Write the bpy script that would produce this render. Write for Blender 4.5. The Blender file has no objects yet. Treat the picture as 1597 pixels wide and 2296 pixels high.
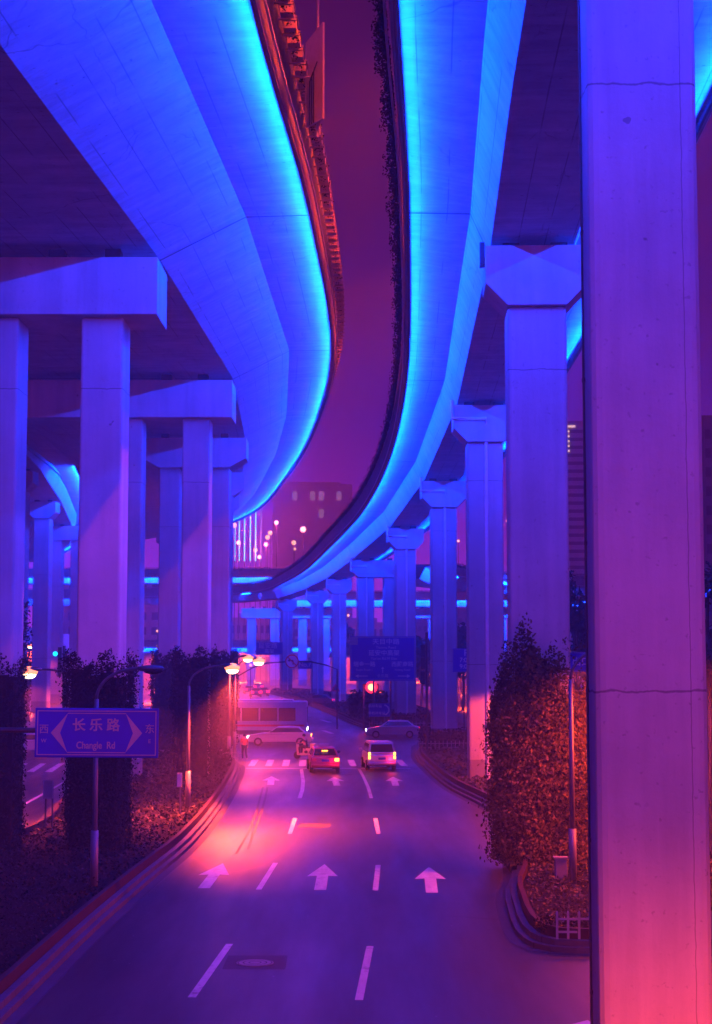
import bpy, bmesh, math, random
from mathutils import Vector, Matrix
import numpy as np
random.seed(7); np.random.seed(7)
R = math.radians
S = bpy.context.scene
C = S.collection

# ------------------------------------------------------------------ camera
F_PX, CX, CY, W_PX = 3600.0, 798.5, 1148.0, 1597.0     # calibration of the photograph (px of a 1597 x 2296 copy)
PITCH = R(5.03); CAM_Z = 7.0
cam = bpy.data.cameras.new('camera'); co = bpy.data.objects.new('camera', cam); C.objects.link(co)
cam.sensor_fit = 'HORIZONTAL'; cam.sensor_width = 36; cam.lens = 36 * F_PX / W_PX
cam.clip_start = 0.2; cam.clip_end = 3000
co.location = (0, 0, CAM_Z); co.rotation_euler = (R(90) + PITCH, 0, 0)
S.camera = co
def at(px, py, Y):
    """real point seen at px,py that lies Y metres down the road"""
    a = (px - CX) / F_PX; b = (CY - py) / F_PX
    dy = math.cos(PITCH) - b * math.sin(PITCH); dz = math.sin(PITCH) + b * math.cos(PITCH)
    t = Y / dy
    return Vector((a * t, Y, CAM_Z + dz * t))
def gd(px, py, z=0.0):
    a = (px - CX) / F_PX; b = (CY - py) / F_PX
    dy = math.cos(PITCH) - b * math.sin(PITCH); dz = math.sin(PITCH) + b * math.cos(PITCH)
    t = (z - CAM_Z) / dz
    return Vector((a * t, dy * t, z))

# ------------------------------------------------------------------ sky, exposure
wd = bpy.data.worlds.new('World'); S.world = wd; wd.use_nodes = True
nt = wd.node_tree; nt.nodes.clear()
out = nt.nodes.new('ShaderNodeOutputWorld'); bg = nt.nodes.new('ShaderNodeBackground')
tc = nt.nodes.new('ShaderNodeTexCoord'); sx = nt.nodes.new('ShaderNodeSeparateXYZ'); cr = nt.nodes.new('ShaderNodeValToRGB')
nt.links.new(tc.outputs['Generated'], sx.inputs[0]); nt.links.new(sx.outputs['Z'], cr.inputs[0])
nt.links.new(cr.outputs[0], bg.inputs[0]); nt.links.new(bg.outputs[0], out.inputs[0])
els = cr.color_ramp.elements
els[0].position = 0.0; els[0].color = (1.0, .08, 1.3, 1)
els[1].position = 1.0; els[1].color = (.03, .002, .03, 1)
for p, c in ((.035, (.75, .055, 1.1, 1)), (.085, (.30, .016, .62, 1)), (.14, (.11, .012, .46, 1)), (.21, (.075, .006, .17, 1)), (.28, (.065, .004, .075, 1)), (.40, (.05, .003, .045, 1))):
    e = els.new(p); e.color = c
bg.inputs[1].default_value = 1.0
S.view_settings.view_transform = 'Standard'; S.view_settings.look = 'None'
S.view_settings.exposure = 0; S.view_settings.gamma = 1
S.cycles.use_denoising = True
S.cycles.max_bounces = 5; S.cycles.diffuse_bounces = 3; S.cycles.glossy_bounces = 2
S.cycles.volume_bounces = 0; S.cycles.transparent_max_bounces = 6
S.cycles.sample_clamp_indirect = 4; S.cycles.sample_clamp_direct = 0
S.cycles.use_light_tree = True

LED_COL = (.0, .031, 1.0); LED_W = 310.0           # watts per metre of light strip
SOD_COL = (1.0, .062, .008); SOD_W = 14000.0           # sodium street lamp

# ------------------------------------------------------------------ materials
MATS = {}
def nmat(name):
    m = bpy.data.materials.new(name); m.use_nodes = True
    n = m.node_tree; b = n.nodes['Principled BSDF']
    return m, n, b
def N(n, typ, **kw):
    x = n.nodes.new('ShaderNode' + typ)
    for k, v in kw.items(): setattr(x, k, v)
    return x
def ramp(n, src, stops):
    r = N(n, 'ValToRGB'); n.links.new(src, r.inputs[0]); e = r.color_ramp.elements
    while len(e) < len(stops): e.new(.5)
    for i, (p, c) in enumerate(stops):
        e[i].position = p; e[i].color = (c, c, c, 1) if not isinstance(c, tuple) else (*c, 1)
    return r.outputs[0]
def mul(n, a, b, fac=1.0):
    m = N(n, 'MixRGB', blend_type='MULTIPLY'); m.inputs[0].default_value = fac
    for i, s in ((1, a), (2, b)):
        if hasattr(s, 'links'): n.links.new(s, m.inputs[i])
        else: m.inputs[i].default_value = (*s, 1)
    return m.outputs[0]
def noise(n, vec, scale, detail=4, rough=.55, sc=None):
    if sc:
        mp = N(n, 'Mapping'); mp.inputs['Scale'].default_value = sc; n.links.new(vec, mp.inputs[0]); vec = mp.outputs[0]
    x = N(n, 'TexNoise'); x.inputs['Scale'].default_value = scale; x.inputs['Detail'].default_value = detail
    x.inputs['Roughness'].default_value = rough; n.links.new(vec, x.inputs['Vector']); return x.outputs[0]
def bump(n, b, h, strength, dist=.02):
    x = N(n, 'Bump'); x.inputs['Strength'].default_value = strength; x.inputs['Distance'].default_value = dist
    n.links.new(h, x.inputs['Height']); n.links.new(x.outputs[0], b.inputs['Normal'])
def flat(name, col, rough=.6, metal=0, emit=None, estr=0, var=.15, scale=3):
    m, n, b = nmat(name)
    g = N(n, 'TexCoord').outputs['Object']
    c = mul(n, col, ramp(n, noise(n, g, scale, 5), [(.3, 1 - var), (.7, 1.0)]))
    n.links.new(c, b.inputs['Base Color']); b.inputs['Roughness'].default_value = rough; b.inputs['Metallic'].default_value = metal
    if emit: b.inputs['Emission Color'].default_value = (*emit, 1); b.inputs['Emission Strength'].default_value = estr
    if name in ('soil', 'stem_dark', 'planter_wall'): b.inputs['Specular IOR Level'].default_value = .08
    MATS[name] = m; return m
def concrete(name, col, girder=False, band=0, stones=0, vline=0):
    m, n, b = nmat(name)
    t = N(n, 'TexCoord'); geo = N(n, 'NewGeometry'); pos = geo.outputs['Position']
    c = mul(n, col, ramp(n, noise(n, pos, .35, 6, .6), [(.3, .74), (.7, 1.0)]))
    c = mul(n, c, ramp(n, noise(n, pos, 1.2, 6, .65, (1, 1, .07)), [(.35, .80), (.6, 1.0)]))
    c = mul(n, c, ramp(n, noise(n, pos, 9, 3), [(.28, .72), (.36, 1.0)]))
    h = noise(n, pos, 6, 5, .65)
    if girder:
        uv = N(n, 'UVMap').outputs[0]
        # board marks along the span, broken up
        sp = N(n, 'SeparateXYZ'); n.links.new(uv, sp.inputs[0])
        wv = N(n, 'Math', operation='PINGPONG'); n.links.new(sp.outputs['Y'], wv.inputs[0]); wv.inputs[1].default_value = .45
        ln = ramp(n, wv.outputs[0], [(.0, .35), (.03, 1.0)])
        gate = ramp(n, noise(n, uv, .5, 3, .6, (.35, 2.2, 1)), [(.44, 1.0), (.52, 0.0)])
        mx = N(n, 'MixRGB'); n.links.new(gate, mx.inputs[0]); n.links.new(ln, mx.inputs[1]); mx.inputs[2].default_value = (1, 1, 1, 1)
        c = mul(n, c, mx.outputs[0])
        wv2 = N(n, 'Math', operation='PINGPONG'); n.links.new(sp.outputs['X'], wv2.inputs[0]); wv2.inputs[1].default_value = 4.0
        c = mul(n, c, ramp(n, wv2.outputs[0], [(.0, .74), (.012, 1.0)]))
        c = mul(n, c, ramp(n, noise(n, uv, 2.4, 4, .7, (.9, .12, 1)), [(.35, .74), (.65, 1.0)]))
        pit = ramp(n, noise(n, pos, 5.5, 2, .5), [(.70, 1.0), (.74, .45)])
        c = mul(n, c, pit)
        vor = N(n, 'TexVoronoi', feature='DISTANCE_TO_EDGE'); vor.inputs['Scale'].default_value = .22
        mp = N(n, 'Mapping'); mp.inputs['Scale'].default_value = (.6, 1.7, 1); n.links.new(uv, mp.inputs[0])
        ad = N(n, 'MixRGB', blend_type='ADD'); ad.inputs[0].default_value = .5; n.links.new(mp.outputs[0], ad.inputs[1])
        nn = N(n, 'TexNoise'); nn.inputs['Scale'].default_value = 1.3; n.links.new(uv, nn.inputs['Vector']); n.links.new(nn.outputs['Color'], ad.inputs[2])
        n.links.new(ad.outputs[0], vor.inputs['Vector'])
        cg = ramp(n, noise(n, uv, .3, 2), [(.5, 0.0), (.6, 1.0)])
        cl = ramp(n, vor.outputs['Distance'], [(.0, .5), (.006, 1.0)])
        mx = N(n, 'MixRGB'); n.links.new(cg, mx.inputs[0]); mx.inputs[1].default_value = (1, 1, 1, 1); n.links.new(cl, mx.inputs[2])
        c = mul(n, c, mx.outputs[0])
    else:
        sp = N(n, 'SeparateXYZ'); n.links.new(pos, sp.inputs[0])
        wob = noise(n, pos, 3.0, 5)
        zz = N(n, 'Math', operation='MULTIPLY_ADD'); n.links.new(wob, zz.inputs[0]); zz.inputs[1].default_value = .14; n.links.new(sp.outputs['Z'], zz.inputs[2])
        pp = N(n, 'Math', operation='PINGPONG'); sb = N(n, 'Math', operation='SUBTRACT'); n.links.new(zz.outputs[0], sb.inputs[0]); sb.inputs[1].default_value = 6.47; n.links.new(sb.outputs[0], pp.inputs[0]); pp.inputs[1].default_value = 4.95
        c = mul(n, c, ramp(n, pp.outputs[0], [(.0, .35), (.014, .55), (.022, 1.0)]))
        c = mul(n, c, ramp(n, noise(n, pos, 2.6, 2, .5), [(.765, 1.0), (.78, .5)]))
        if vline:
            ox = N(n, 'SeparateXYZ'); n.links.new(t.outputs['Object'], ox.inputs[0])
            wx = N(n, 'Math', operation='MULTIPLY_ADD'); n.links.new(wob, wx.inputs[0]); wx.inputs[1].default_value = .05; n.links.new(ox.outputs['X'], wx.inputs[2])
            dx_ = N(n, 'Math', operation='SUBTRACT'); n.links.new(wx.outputs[0], dx_.inputs[0]); dx_.inputs[1].default_value = vline
            ab = N(n, 'Math', operation='ABSOLUTE'); n.links.new(dx_.outputs[0], ab.inputs[0]); c = mul(n, c, ramp(n, ab.outputs[0], [(.004, .5), (.011, 1.0)]))
        if stones:
            py = N(n, 'Math', operation='PINGPONG'); n.links.new(sp.outputs['Y'], py.inputs[0]); py.inputs[1].default_value = stones / 2
            c = mul(n, c, ramp(n, py.outputs[0], [(.0, .25), (.03, 1.0)]))
        if band:
            lt = N(n, 'Math', operation='LESS_THAN'); n.links.new(sp.outputs['Z'], lt.inputs[0]); lt.inputs[1].default_value = band
            mm = N(n, 'MixRGB', blend_type='MULTIPLY'); n.links.new(lt.outputs[0], mm.inputs[0]); n.links.new(c, mm.inputs[1]); mm.inputs[2].default_value = (.5, .5, .52, 1)
            c = mm.outputs[0]
    n.links.new(c, b.inputs['Base Color']); b.inputs['Roughness'].default_value = .72
    if 'kerb' in name or 'gutter' in name: b.inputs['Specular IOR Level'].default_value = .15
    bump(n, b, h, .25, .03)
    MATS[name] = m; return m
concrete('girder_concrete', (.44, .44, .44), girder=True)
concrete('pier_concrete', (.42, .42, .42), band=1.35)
concrete('near_pier_concrete', (.42, .42, .42), vline=.64)
concrete('parapet_concrete', (.30, .30, .30))
concrete('kerb_concrete', (.065, .065, .07), stones=1.0)
concrete('gutter_concrete', (.045, .045, .05))

def asphalt():
    m, n, b = nmat('asphalt'); pos = N(n, 'NewGeometry').outputs['Position']
    c = mul(n, (.018, .017, .018), ramp(n, noise(n, pos, .12, 5, .6), [(.3, .6), (.7, 1.15)]))
    c = mul(n, c, ramp(n, noise(n, pos, .7, 6, .6, (1.0, .05, 1)), [(.35, .55), (.65, 1.15)]))
    c = mul(n, c, ramp(n, noise(n, pos, 30, 3), [(.3, .75), (.7, 1.2)]))
    vor = N(n, 'TexVoronoi', feature='DISTANCE_TO_EDGE'); vor.inputs['Scale'].default_value = .28
    nz = N(n, 'TexNoise'); nz.inputs['Scale'].default_value = .9; nz.inputs['Detail'].default_value = 5; n.links.new(pos, nz.inputs['Vector'])
    ad = N(n, 'MixRGB', blend_type='ADD'); ad.inputs[0].default_value = 1.6; n.links.new(pos, ad.inputs[1]); n.links.new(nz.outputs['Color'], ad.inputs[2]); n.links.new(ad.outputs[0], vor.inputs['Vector'])
    crk = ramp(n, vor.outputs['Distance'], [(.0, .35), (.012, 1.0)]); gt = ramp(n, noise(n, pos, .13, 2), [(.48, 0.0), (.56, 1.0)])
    mx0 = N(n, 'MixRGB'); n.links.new(gt, mx0.inputs[0]); mx0.inputs[1].default_value = (1, 1, 1, 1); n.links.new(crk, mx0.inputs[2]); c = mul(n, c, mx0.outputs[0])
    sp = N(n, 'SeparateXYZ'); n.links.new(pos, sp.inputs[0]); px_ = N(n, 'Math', operation='PINGPONG'); n.links.new(sp.outputs['X'], px_.inputs[0]); px_.inputs[1].default_value = .87
    c = mul(n, c, ramp(n, px_.outputs[0], [(.1, .72), (.6, 1.1)]))
    oil = ramp(n, noise(n, pos, 1.1, 3, .5, (1, .5, 1)), [(.68, 1.0), (.76, .45)]); c = mul(n, c, oil)
    spk = ramp(n, noise(n, pos, 7.5, 2, .5), [(.775, 0.0), (.79, 1.0)])
    mx = N(n, 'MixRGB'); n.links.new(spk, mx.inputs[0]); n.links.new(c, mx.inputs[1]); mx.inputs[2].default_value = (.45, .45, .45, 1)
    n.links.new(mx.outputs[0], b.inputs['Base Color'])
    r = ramp(n, noise(n, pos, .5, 5, .6, (1, .12, 1)), [(.3, .36), (.7, .54)])
    n.links.new(r, b.inputs['Roughness']); b.inputs['Specular IOR Level'].default_value = .20
    bump(n, b, noise(n, pos, 26, 4), .22, .012)
    MATS['asphalt'] = m
asphalt()
def paint():
    m, n, b = nmat('road_paint'); pos = N(n, 'NewGeometry').outputs['Position']
    w = ramp(n, noise(n, pos, 2.2, 8, .75), [(.36, .35), (.46, 1.0)])
    w2 = ramp(n, noise(n, pos, 4, 4, .6, (1, .15, 1)), [(.35, .75), (.6, 1.0)])
    c = mul(n, mul(n, (.46, .46, .46), w), w2)
    n.links.new(c, b.inputs['Base Color']); b.inputs['Roughness'].default_value = .5
    MATS['road_paint'] = m
paint()
flat('led_rail', (.08, .08, .09), .5, .3)
flat('dark_metal', (.05, .05, .055), .45, .5)
flat('lamp_pole_grey', (.075, .08, .085), .45, .3)
flat('sleeve_grey', (.10, .10, .11), .5)
flat('pipe_grey', (.62, .62, .63), .5)
flat('handrail_metal', (.45, .40, .38), .4, .3)
flat('bearing_rubber', (.02, .02, .02), .8)
flat('joint_dark', (.05, .05, .06), .8)
flat('planter_plastic', (.45, .34, .30), .6)
flat('planter_wall', (.035, .018, .016), .7)
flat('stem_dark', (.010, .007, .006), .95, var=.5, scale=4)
flat('soil', (.004, .003, .003), .95, var=.4)
flat('manhole_iron', (.22, .20, .18), .5, .3, var=.4, scale=20)
flat('patch_asphalt', (.02, .02, .022), .7, var=.4, scale=8)
flat('sign_blue', (.002, .015, .36), .45, var=.12)
flat('sign_white', (.55, .55, .58), .5, var=.1)
flat('sign_dim_white', (.30, .28, .30), .5, var=.2)
flat('sign_red', (.55, .01, .02), .5)
flat('sign_grey', (.20, .20, .22), .5)
flat('panel_white', (.62, .56, .5), .6, var=.35, scale=1.2)
flat('taxi_paint', (.34, .04, .07), .28, .25, var=.05)  # red deepened in the colour to carry the brake lamps' glow
flat('van_paint', (.46, .46, .50), .3, .3, var=.05)
flat('white_paint', (.38, .38, .42), .3, var=.05)
flat('silver_paint', (.42, .42, .44), .3, .4, var=.05)
flat('dark_car_paint', (.06, .05, .07), .3, .3, var=.05)
flat('car_glass', (.010, .012, .02), .08)
flat('rubber', (.015, .015, .016), .8)
flat('rim', (.3, .3, .32), .35, .8)
flat('fence_white', (.28, .26, .25), .6)
flat('cabinet_grey', (.20, .19, .18), .6)
flat('cloth_orange', (.45, .10, .04), .9)
flat('cloth_dark', (.03, .03, .04), .9)
flat('skin', (.42, .26, .19), .6)
flat('hair', (.02, .015, .012), .7)
flat('bark', (.06, .045, .035), .9, var=.5)
flat('building_far', (.16, .16, .18), .8, var=.2, scale=.08)
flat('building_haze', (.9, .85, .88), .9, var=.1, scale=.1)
flat('building_pale', (.45, .42, .42), .8, var=.15, scale=.1)
flat('window_dark', (.02, .02, .03), .2)
flat('box_yellow', (.55, .52, .34), .6)
for nm, col, s in (('lamp_lit', (1.0, .20, .07), 3.0), ('lamp_core', (1.0, .75, .45), 8), ('lamp_far', (1.0, .36, .22), 2.4), ('signal_bloom', (1.0, .0, .02), 2.0), ('tail_red', (1.0, .015, .08), 3.5),
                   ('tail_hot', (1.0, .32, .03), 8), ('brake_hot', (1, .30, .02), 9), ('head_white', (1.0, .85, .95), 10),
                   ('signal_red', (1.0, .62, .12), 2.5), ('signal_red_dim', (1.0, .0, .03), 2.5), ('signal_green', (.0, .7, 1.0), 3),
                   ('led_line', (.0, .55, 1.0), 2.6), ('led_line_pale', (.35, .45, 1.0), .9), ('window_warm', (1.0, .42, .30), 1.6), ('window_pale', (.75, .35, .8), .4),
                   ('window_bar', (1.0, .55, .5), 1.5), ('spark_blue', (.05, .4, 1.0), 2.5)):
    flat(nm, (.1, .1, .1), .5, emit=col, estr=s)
def leafmat(name, a, b2):
    m, n, b = nmat(name); pos = N(n, 'NewGeometry').outputs['Position']
    r = N(n, 'ValToRGB'); n.links.new(noise(n, pos, 2.2, 5, .75), r.inputs[0])
    r.color_ramp.elements[0].position = .35; r.color_ramp.elements[0].color = (*a, 1)
    r.color_ramp.elements[1].position = .68; r.color_ramp.elements[1].color = (*b2, 1)
    n.links.new(r.outputs[0], b.inputs['Base Color']); b.inputs['Roughness'].default_value = .6; b.inputs['Specular IOR Level'].default_value = .12
    MATS[name] = m
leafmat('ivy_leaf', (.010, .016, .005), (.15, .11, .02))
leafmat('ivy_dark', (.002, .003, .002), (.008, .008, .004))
leafmat('shrub_leaf', (.002, .003, .002), (.006, .006, .003))
leafmat('tree_leaf', (.012, .02, .010), (.05, .06, .025))
leafmat('grass_leaf', (.03, .035, .012), (.10, .09, .035))

# ------------------------------------------------------------------ object helpers
def tag(o, label=None, cat=None, group=None, kind=None):
    if label: o['label'] = label
    if cat: o['category'] = cat
    if group: o['group'] = group
    if kind: o['kind'] = kind
    return o
def thing(name, label, cat, loc=(0, 0, 0), rz=0, group=None):
    o = bpy.data.objects.new(name, None); C.objects.link(o); o.empty_display_size = .3
    o.location = loc; o.rotation_euler = (0, 0, rz); return tag(o, label, cat, group)
def copy_tree(o, parent=None):
    c = o.copy(); C.objects.link(c); c.parent = parent
    for ch in list(o.children): copy_tree(ch, c)
    return c
class MB:
    def __init__(s): s.v = []; s.f = []; s.uv = {}
    def add(s, vs, fs):
        b = len(s.v); s.v += [tuple(x) for x in vs]; s.f += [tuple(b + i for i in f) for f in fs]; return s
    def box(s, c, d, rz=0, rx=0):
        x, y, z = d[0] / 2, d[1] / 2, d[2] / 2
        M = Matrix.Rotation(rz, 3, 'Z') @ Matrix.Rotation(rx, 3, 'X'); c = Vector(c)
        vs = [c + M @ Vector((a * x, b * y, e * z)) for e in (-1, 1) for a, b in ((-1, -1), (1, -1), (1, 1), (-1, 1))]
        return s.add(vs, [(3, 2, 1, 0), (4, 5, 6, 7), (0, 1, 5, 4), (1, 2, 6, 5), (2, 3, 7, 6), (3, 0, 4, 7)])
    def tube(s, pts, rad, n=8, cap=True):
        pts = [Vector(p) for p in pts]; rad = rad if isinstance(rad, (list, tuple)) else [rad] * len(pts)
        b = len(s.v); ref = None
        for i, p in enumerate(pts):
            t = (pts[min(i + 1, len(pts) - 1)] - pts[max(i - 1, 0)]).normalized()
            if ref is None: ref = Vector((0, 0, 1)) if abs(t.z) < .9 else Vector((1, 0, 0))
            u = t.cross(ref).normalized(); w = t.cross(u).normalized(); ref = -w if False else ref
            if abs(t.dot(ref)) > .95: ref = Vector((0, 1, 0)) if abs(t.y) < .9 else Vector((1, 0, 0)); u = t.cross(ref).normalized(); w = t.cross(u).normalized()
            for k in range(n):
                a = 2 * math.pi * k / n; s.v.append(tuple(p + (u * math.cos(a) + w * math.sin(a)) * rad[i]))
        for i in range(len(pts) - 1):
            for k in range(n):
                a, c = b + i * n + k, b + i * n + (k + 1) % n; s.f.append((a, c, c + n, a + n))
        if cap:
            s.f.append(tuple(b + k for k in range(n))); s.f.append(tuple(b + (len(pts) - 1) * n + k for k in reversed(range(n))))
        return s
    def prism(s, poly, y0, y1, axis='Y'):
        """polygon in x,z swept along y (axis Y) or polygon in x,y swept along z (axis Z) or y,z along x (axis X)"""
        n = len(poly)
        if axis == 'Y': a = [(p[0], y0, p[1]) for p in poly]; c = [(p[0], y1, p[1]) for p in poly]
        elif axis == 'Z': a = [(p[0], p[1], y0) for p in poly]; c = [(p[0], p[1], y1) for p in poly]
        else: a = [(y0, p[0], p[1]) for p in poly]; c = [(y1, p[0], p[1]) for p in poly]
        return s.add(a + c, [tuple(range(n)), tuple(reversed(range(n, 2 * n)))] + [(i, (i + 1) % n, (i + 1) % n + n, i + n) for i in range(n)])
    def ball(s, c, r, nu=12, nv=8):
        r = Vector((r, r, r)) if not hasattr(r, '__len__') else Vector(r); c = Vector(c); b = len(s.v)
        for j in range(nv + 1):
            ph = math.pi * j / nv
            for i in range(nu):
                a = 2 * math.pi * i / nu; s.v.append((c.x + r.x * math.sin(ph) * math.cos(a), c.y + r.y * math.sin(ph) * math.sin(a), c.z + r.z * math.cos(ph)))
        for j in range(nv):
            for i in range(nu):
                p, q = b + j * nu + i, b + j * nu + (i + 1) % nu; s.f.append((p, q, q + nu, p + nu))
        return s
    def build(s, name, mat, parent=None, bevel=0, smooth=False, loc=None):
        me = bpy.data.meshes.new(name); me.from_pydata(s.v, [], s.f)
        bm = bmesh.new(); bm.from_mesh(me); bmesh.ops.remove_doubles(bm, verts=bm.verts, dist=1e-5); bmesh.ops.recalc_face_normals(bm, faces=bm.faces); bm.to_mesh(me); bm.free()
        me.materials.append(MATS[mat] if isinstance(mat, str) else mat)
        o = bpy.data.objects.new(name, me); C.objects.link(o); o.parent = parent
        if loc: o.location = loc
        if smooth: me.polygons.foreach_set('use_smooth', [True] * len(me.polygons))
        if bevel:
            md = o.modifiers.new('bevel', 'BEVEL'); md.width = bevel; md.segments = 3; md.limit_method = 'ANGLE'; md.angle_limit = R(40)
        return o
def quads(name, P, U, V, mat, parent=None):
    """many small leaf faces: centres P, half axes U, V (n x 3)"""
    n = len(P); co_ = np.empty((n, 4, 3)); co_[:, 0] = P - U; co_[:, 1] = P - V * .62 + U * .15; co_[:, 2] = P + U; co_[:, 3] = P + V * .62 + U * .15
    me = bpy.data.meshes.new(name); me.vertices.add(4 * n); me.vertices.foreach_set('co', co_.ravel())
    me.loops.add(4 * n); me.loops.foreach_set('vertex_index', np.arange(4 * n)); me.polygons.add(n)
    me.polygons.foreach_set('loop_start', np.arange(0, 4 * n, 4)); me.polygons.foreach_set('loop_total', np.full(n, 4))
    me.update(); me.validate(); me.materials.append(MATS[mat])
    o = bpy.data.objects.new(name, me); C.objects.link(o); o.parent = parent; return o
def rand_axes(n, size, nrm=None, tilt=.7):
    d = np.random.normal(size=(n, 3)); d /= np.linalg.norm(d, axis=1)[:, None]
    if nrm is not None:
        d = nrm + d * tilt; d /= np.linalg.norm(d, axis=1)[:, None]
    r = np.random.normal(size=(n, 3)); u = np.cross(d, r); u /= np.linalg.norm(u, axis=1)[:, None]; v = np.cross(d, u)
    s = (size * np.random.uniform(.6, 1.3, n))[:, None]
    return u * s, v * s
_tc = {}
def text(body, size, mat, parent, loc, bold=0, sx=1.0, name='lettering', spacing=1.0):
    cu = bpy.data.curves.new(name, 'FONT'); cu.body = body; cu.size = size; cu.align_x = 'CENTER'; cu.align_y = 'CENTER'
    cu.extrude = .004; cu.offset = bold; cu.space_character = spacing
    o = bpy.data.objects.new(name, cu); C.objects.link(o); bpy.context.view_layer.update()
    me = bpy.data.meshes.new_from_object(o.evaluated_get(bpy.context.evaluated_depsgraph_get()))
    bpy.data.objects.remove(o); me.materials.clear(); me.materials.append(MATS[mat])
    t = bpy.data.objects.new(name, me); C.objects.link(t); t.parent = parent; t.location = loc; t.rotation_euler = (R(90), 0, 0); t.scale = (sx, 1, 1)
    return t

# ------------------------------------------------------------------ ground
g = MB(); NX, NY = 40, 60
g.add([(-450, -60, 0), (450, -60, 0), (450, 900, 0), (-450, 900, 0)], [(0, 1, 2, 3)])
tag(g.build('road', 'asphalt'), kind='structure')

def sheet(name, polys, mat, z=.004, parent=None, label=None, cat=None, group=None):
    b = MB()
    for p in polys: b.add([(x, y, z) for x, y in p], [tuple(range(len(p)))])
    o = b.build(name, mat, parent); return o
def strip(pts, w):
    """ribbon polygons of width w along pts"""
    res = []
    for i in range(len(pts) - 1):
        a, b = Vector(pts[i][:2]), Vector(pts[i + 1][:2]); t = (b - a).normalized(); nrm = Vector((t.y, -t.x)) * w / 2
        res.append([(a - nrm)[:], (a + nrm)[:], (b + nrm)[:], (b - nrm)[:]])
    return res
mk = []
def G2(x, y): p = gd(x, y); return (p.x, p.y)
for a, b in (((515, 2117), (430, 2237)), ((618, 1935), (580, 1995)), ((662, 1835), (650, 1870)),
             ((830, 2122), (805, 2243)), ((848, 1940), (842, 1997)), ((842, 1835), (849, 1870))):
    mk += strip([G2(*a), G2(*b)], .17)
mk += strip([G2(676, 1725), G2(680, 1752), G2(678, 1772), G2(672, 1790)], .2)
mk += strip([G2(806, 1725), G2(815, 1742), G2(826, 1766), G2(833, 1790)], .17)
mk += strip([G2(551, 1723), G2(921, 1723)], .34)
mk += strip([G2(1103, 1869), G2(1140, 1880)], .16)
mk += strip([G2(50, 1806), G2(105, 1776), G2(150, 1750)], .16)
for i in range(13):                                                 # zebra crossing
    x0 = 556 + i * 38.2
    if x0 > 905: break
    k = (x0 - 735) * .012
    tilt = (x0 - 690) * .075
    mk.append([G2(x0, 1718), G2(x0 + 15, 1718), G2(x0 + 15 - tilt * .9, 1704), G2(x0 - tilt * .9, 1704)])
for i in range(5):
    x0 = 18 + i * 41; mk.append([G2(x0, 1731), G2(x0 + 17, 1731), G2(x0 + 45, 1712), G2(x0 + 32, 1712)])
def arrow(tail, tip, w=.36, hw=.98):
    a, b = Vector(G2(*tail)), Vector(G2(*tip)); t = (b - a).normalized(); nn = Vector((t.y, -t.x)); L = (b - a).length; m = a + t * L * .52
    return [[(a - nn * w / 2)[:], (a + nn * w / 2)[:], (m + nn * w / 2)[:], (m - nn * w / 2)[:]],
            [(m - nn * hw / 2 - t * .12)[:], (m - nn * w / 2)[:], (m + nn * w / 2)[:], (m + nn * hw / 2 - t * .12)[:], b[:]]]
for a, b in (((457, 1992), (500, 1936)), ((718, 1996), (728, 1938)), ((969, 2002), (962, 1944)),
             ((607, 1760), (609, 1741)), ((756, 1762), (749, 1742)), ((888, 1762), (881, 1742)), ((1290, 2330), (1318, 2288))):
    mk += arrow(a, b)
for a, b in (((880, 1640), (850, 1628)), ((740, 1620), (720, 1614)), ((745, 1645), (725, 1638))): mk += strip([G2(*a), G2(*b)], .4)
tag(sheet('road_markings', mk, 'road_paint', .004), kind='structure')
# repair patches, tar seams, tyre-dark bands
pt = [[G2(498, 2174), G2(640, 2174), G2(645, 2143), G2(512, 2143)], [G2(668, 1856), G2(740, 1856), G2(742, 1847), G2(672, 1847)]]
pt += strip([G2(1000, 2054), G2(1140, 2064)], .05) + strip([G2(545, 1733), G2(700, 1737), G2(900, 1736)], .10)
pt += strip([G2(556, 1905), G2(572, 1860), G2(585, 1825), G2(595, 1790), G2(600, 1765)], .10) + strip([G2(530, 1915), G2(560, 1862), G2(574, 1825), G2(583, 1790), G2(590, 1765)], .10)
tag(sheet('road_patches', pt, 'patch_asphalt', .003), kind='structure')
mh = thing('manhole_cover', 'round iron manhole cover in a dark square asphalt patch', 'manhole cover', gd(572, 2160))
b = MB(); b.tube([(0, 0, .0), (0, 0, .014)], .42, 28); b.build('lid', 'manhole_iron', mh)
b = MB()
for r_ in (.40, .28, .15):
    for k in range(28):
        a = 2 * math.pi * k / 28; c = 2 * math.pi * (k + 1) / 28
        b.add([(r_ * math.cos(a), r_ * math.sin(a), .016), (r_ * math.cos(c), r_ * math.sin(c), .016), ((r_ - .03) * math.cos(c), (r_ - .03) * math.sin(c), .016), ((r_ - .03) * math.cos(a), (r_ - .03) * math.sin(a), .016)], [(0, 1, 2, 3)])
b.build('rings', 'patch_asphalt', mh)

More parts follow.
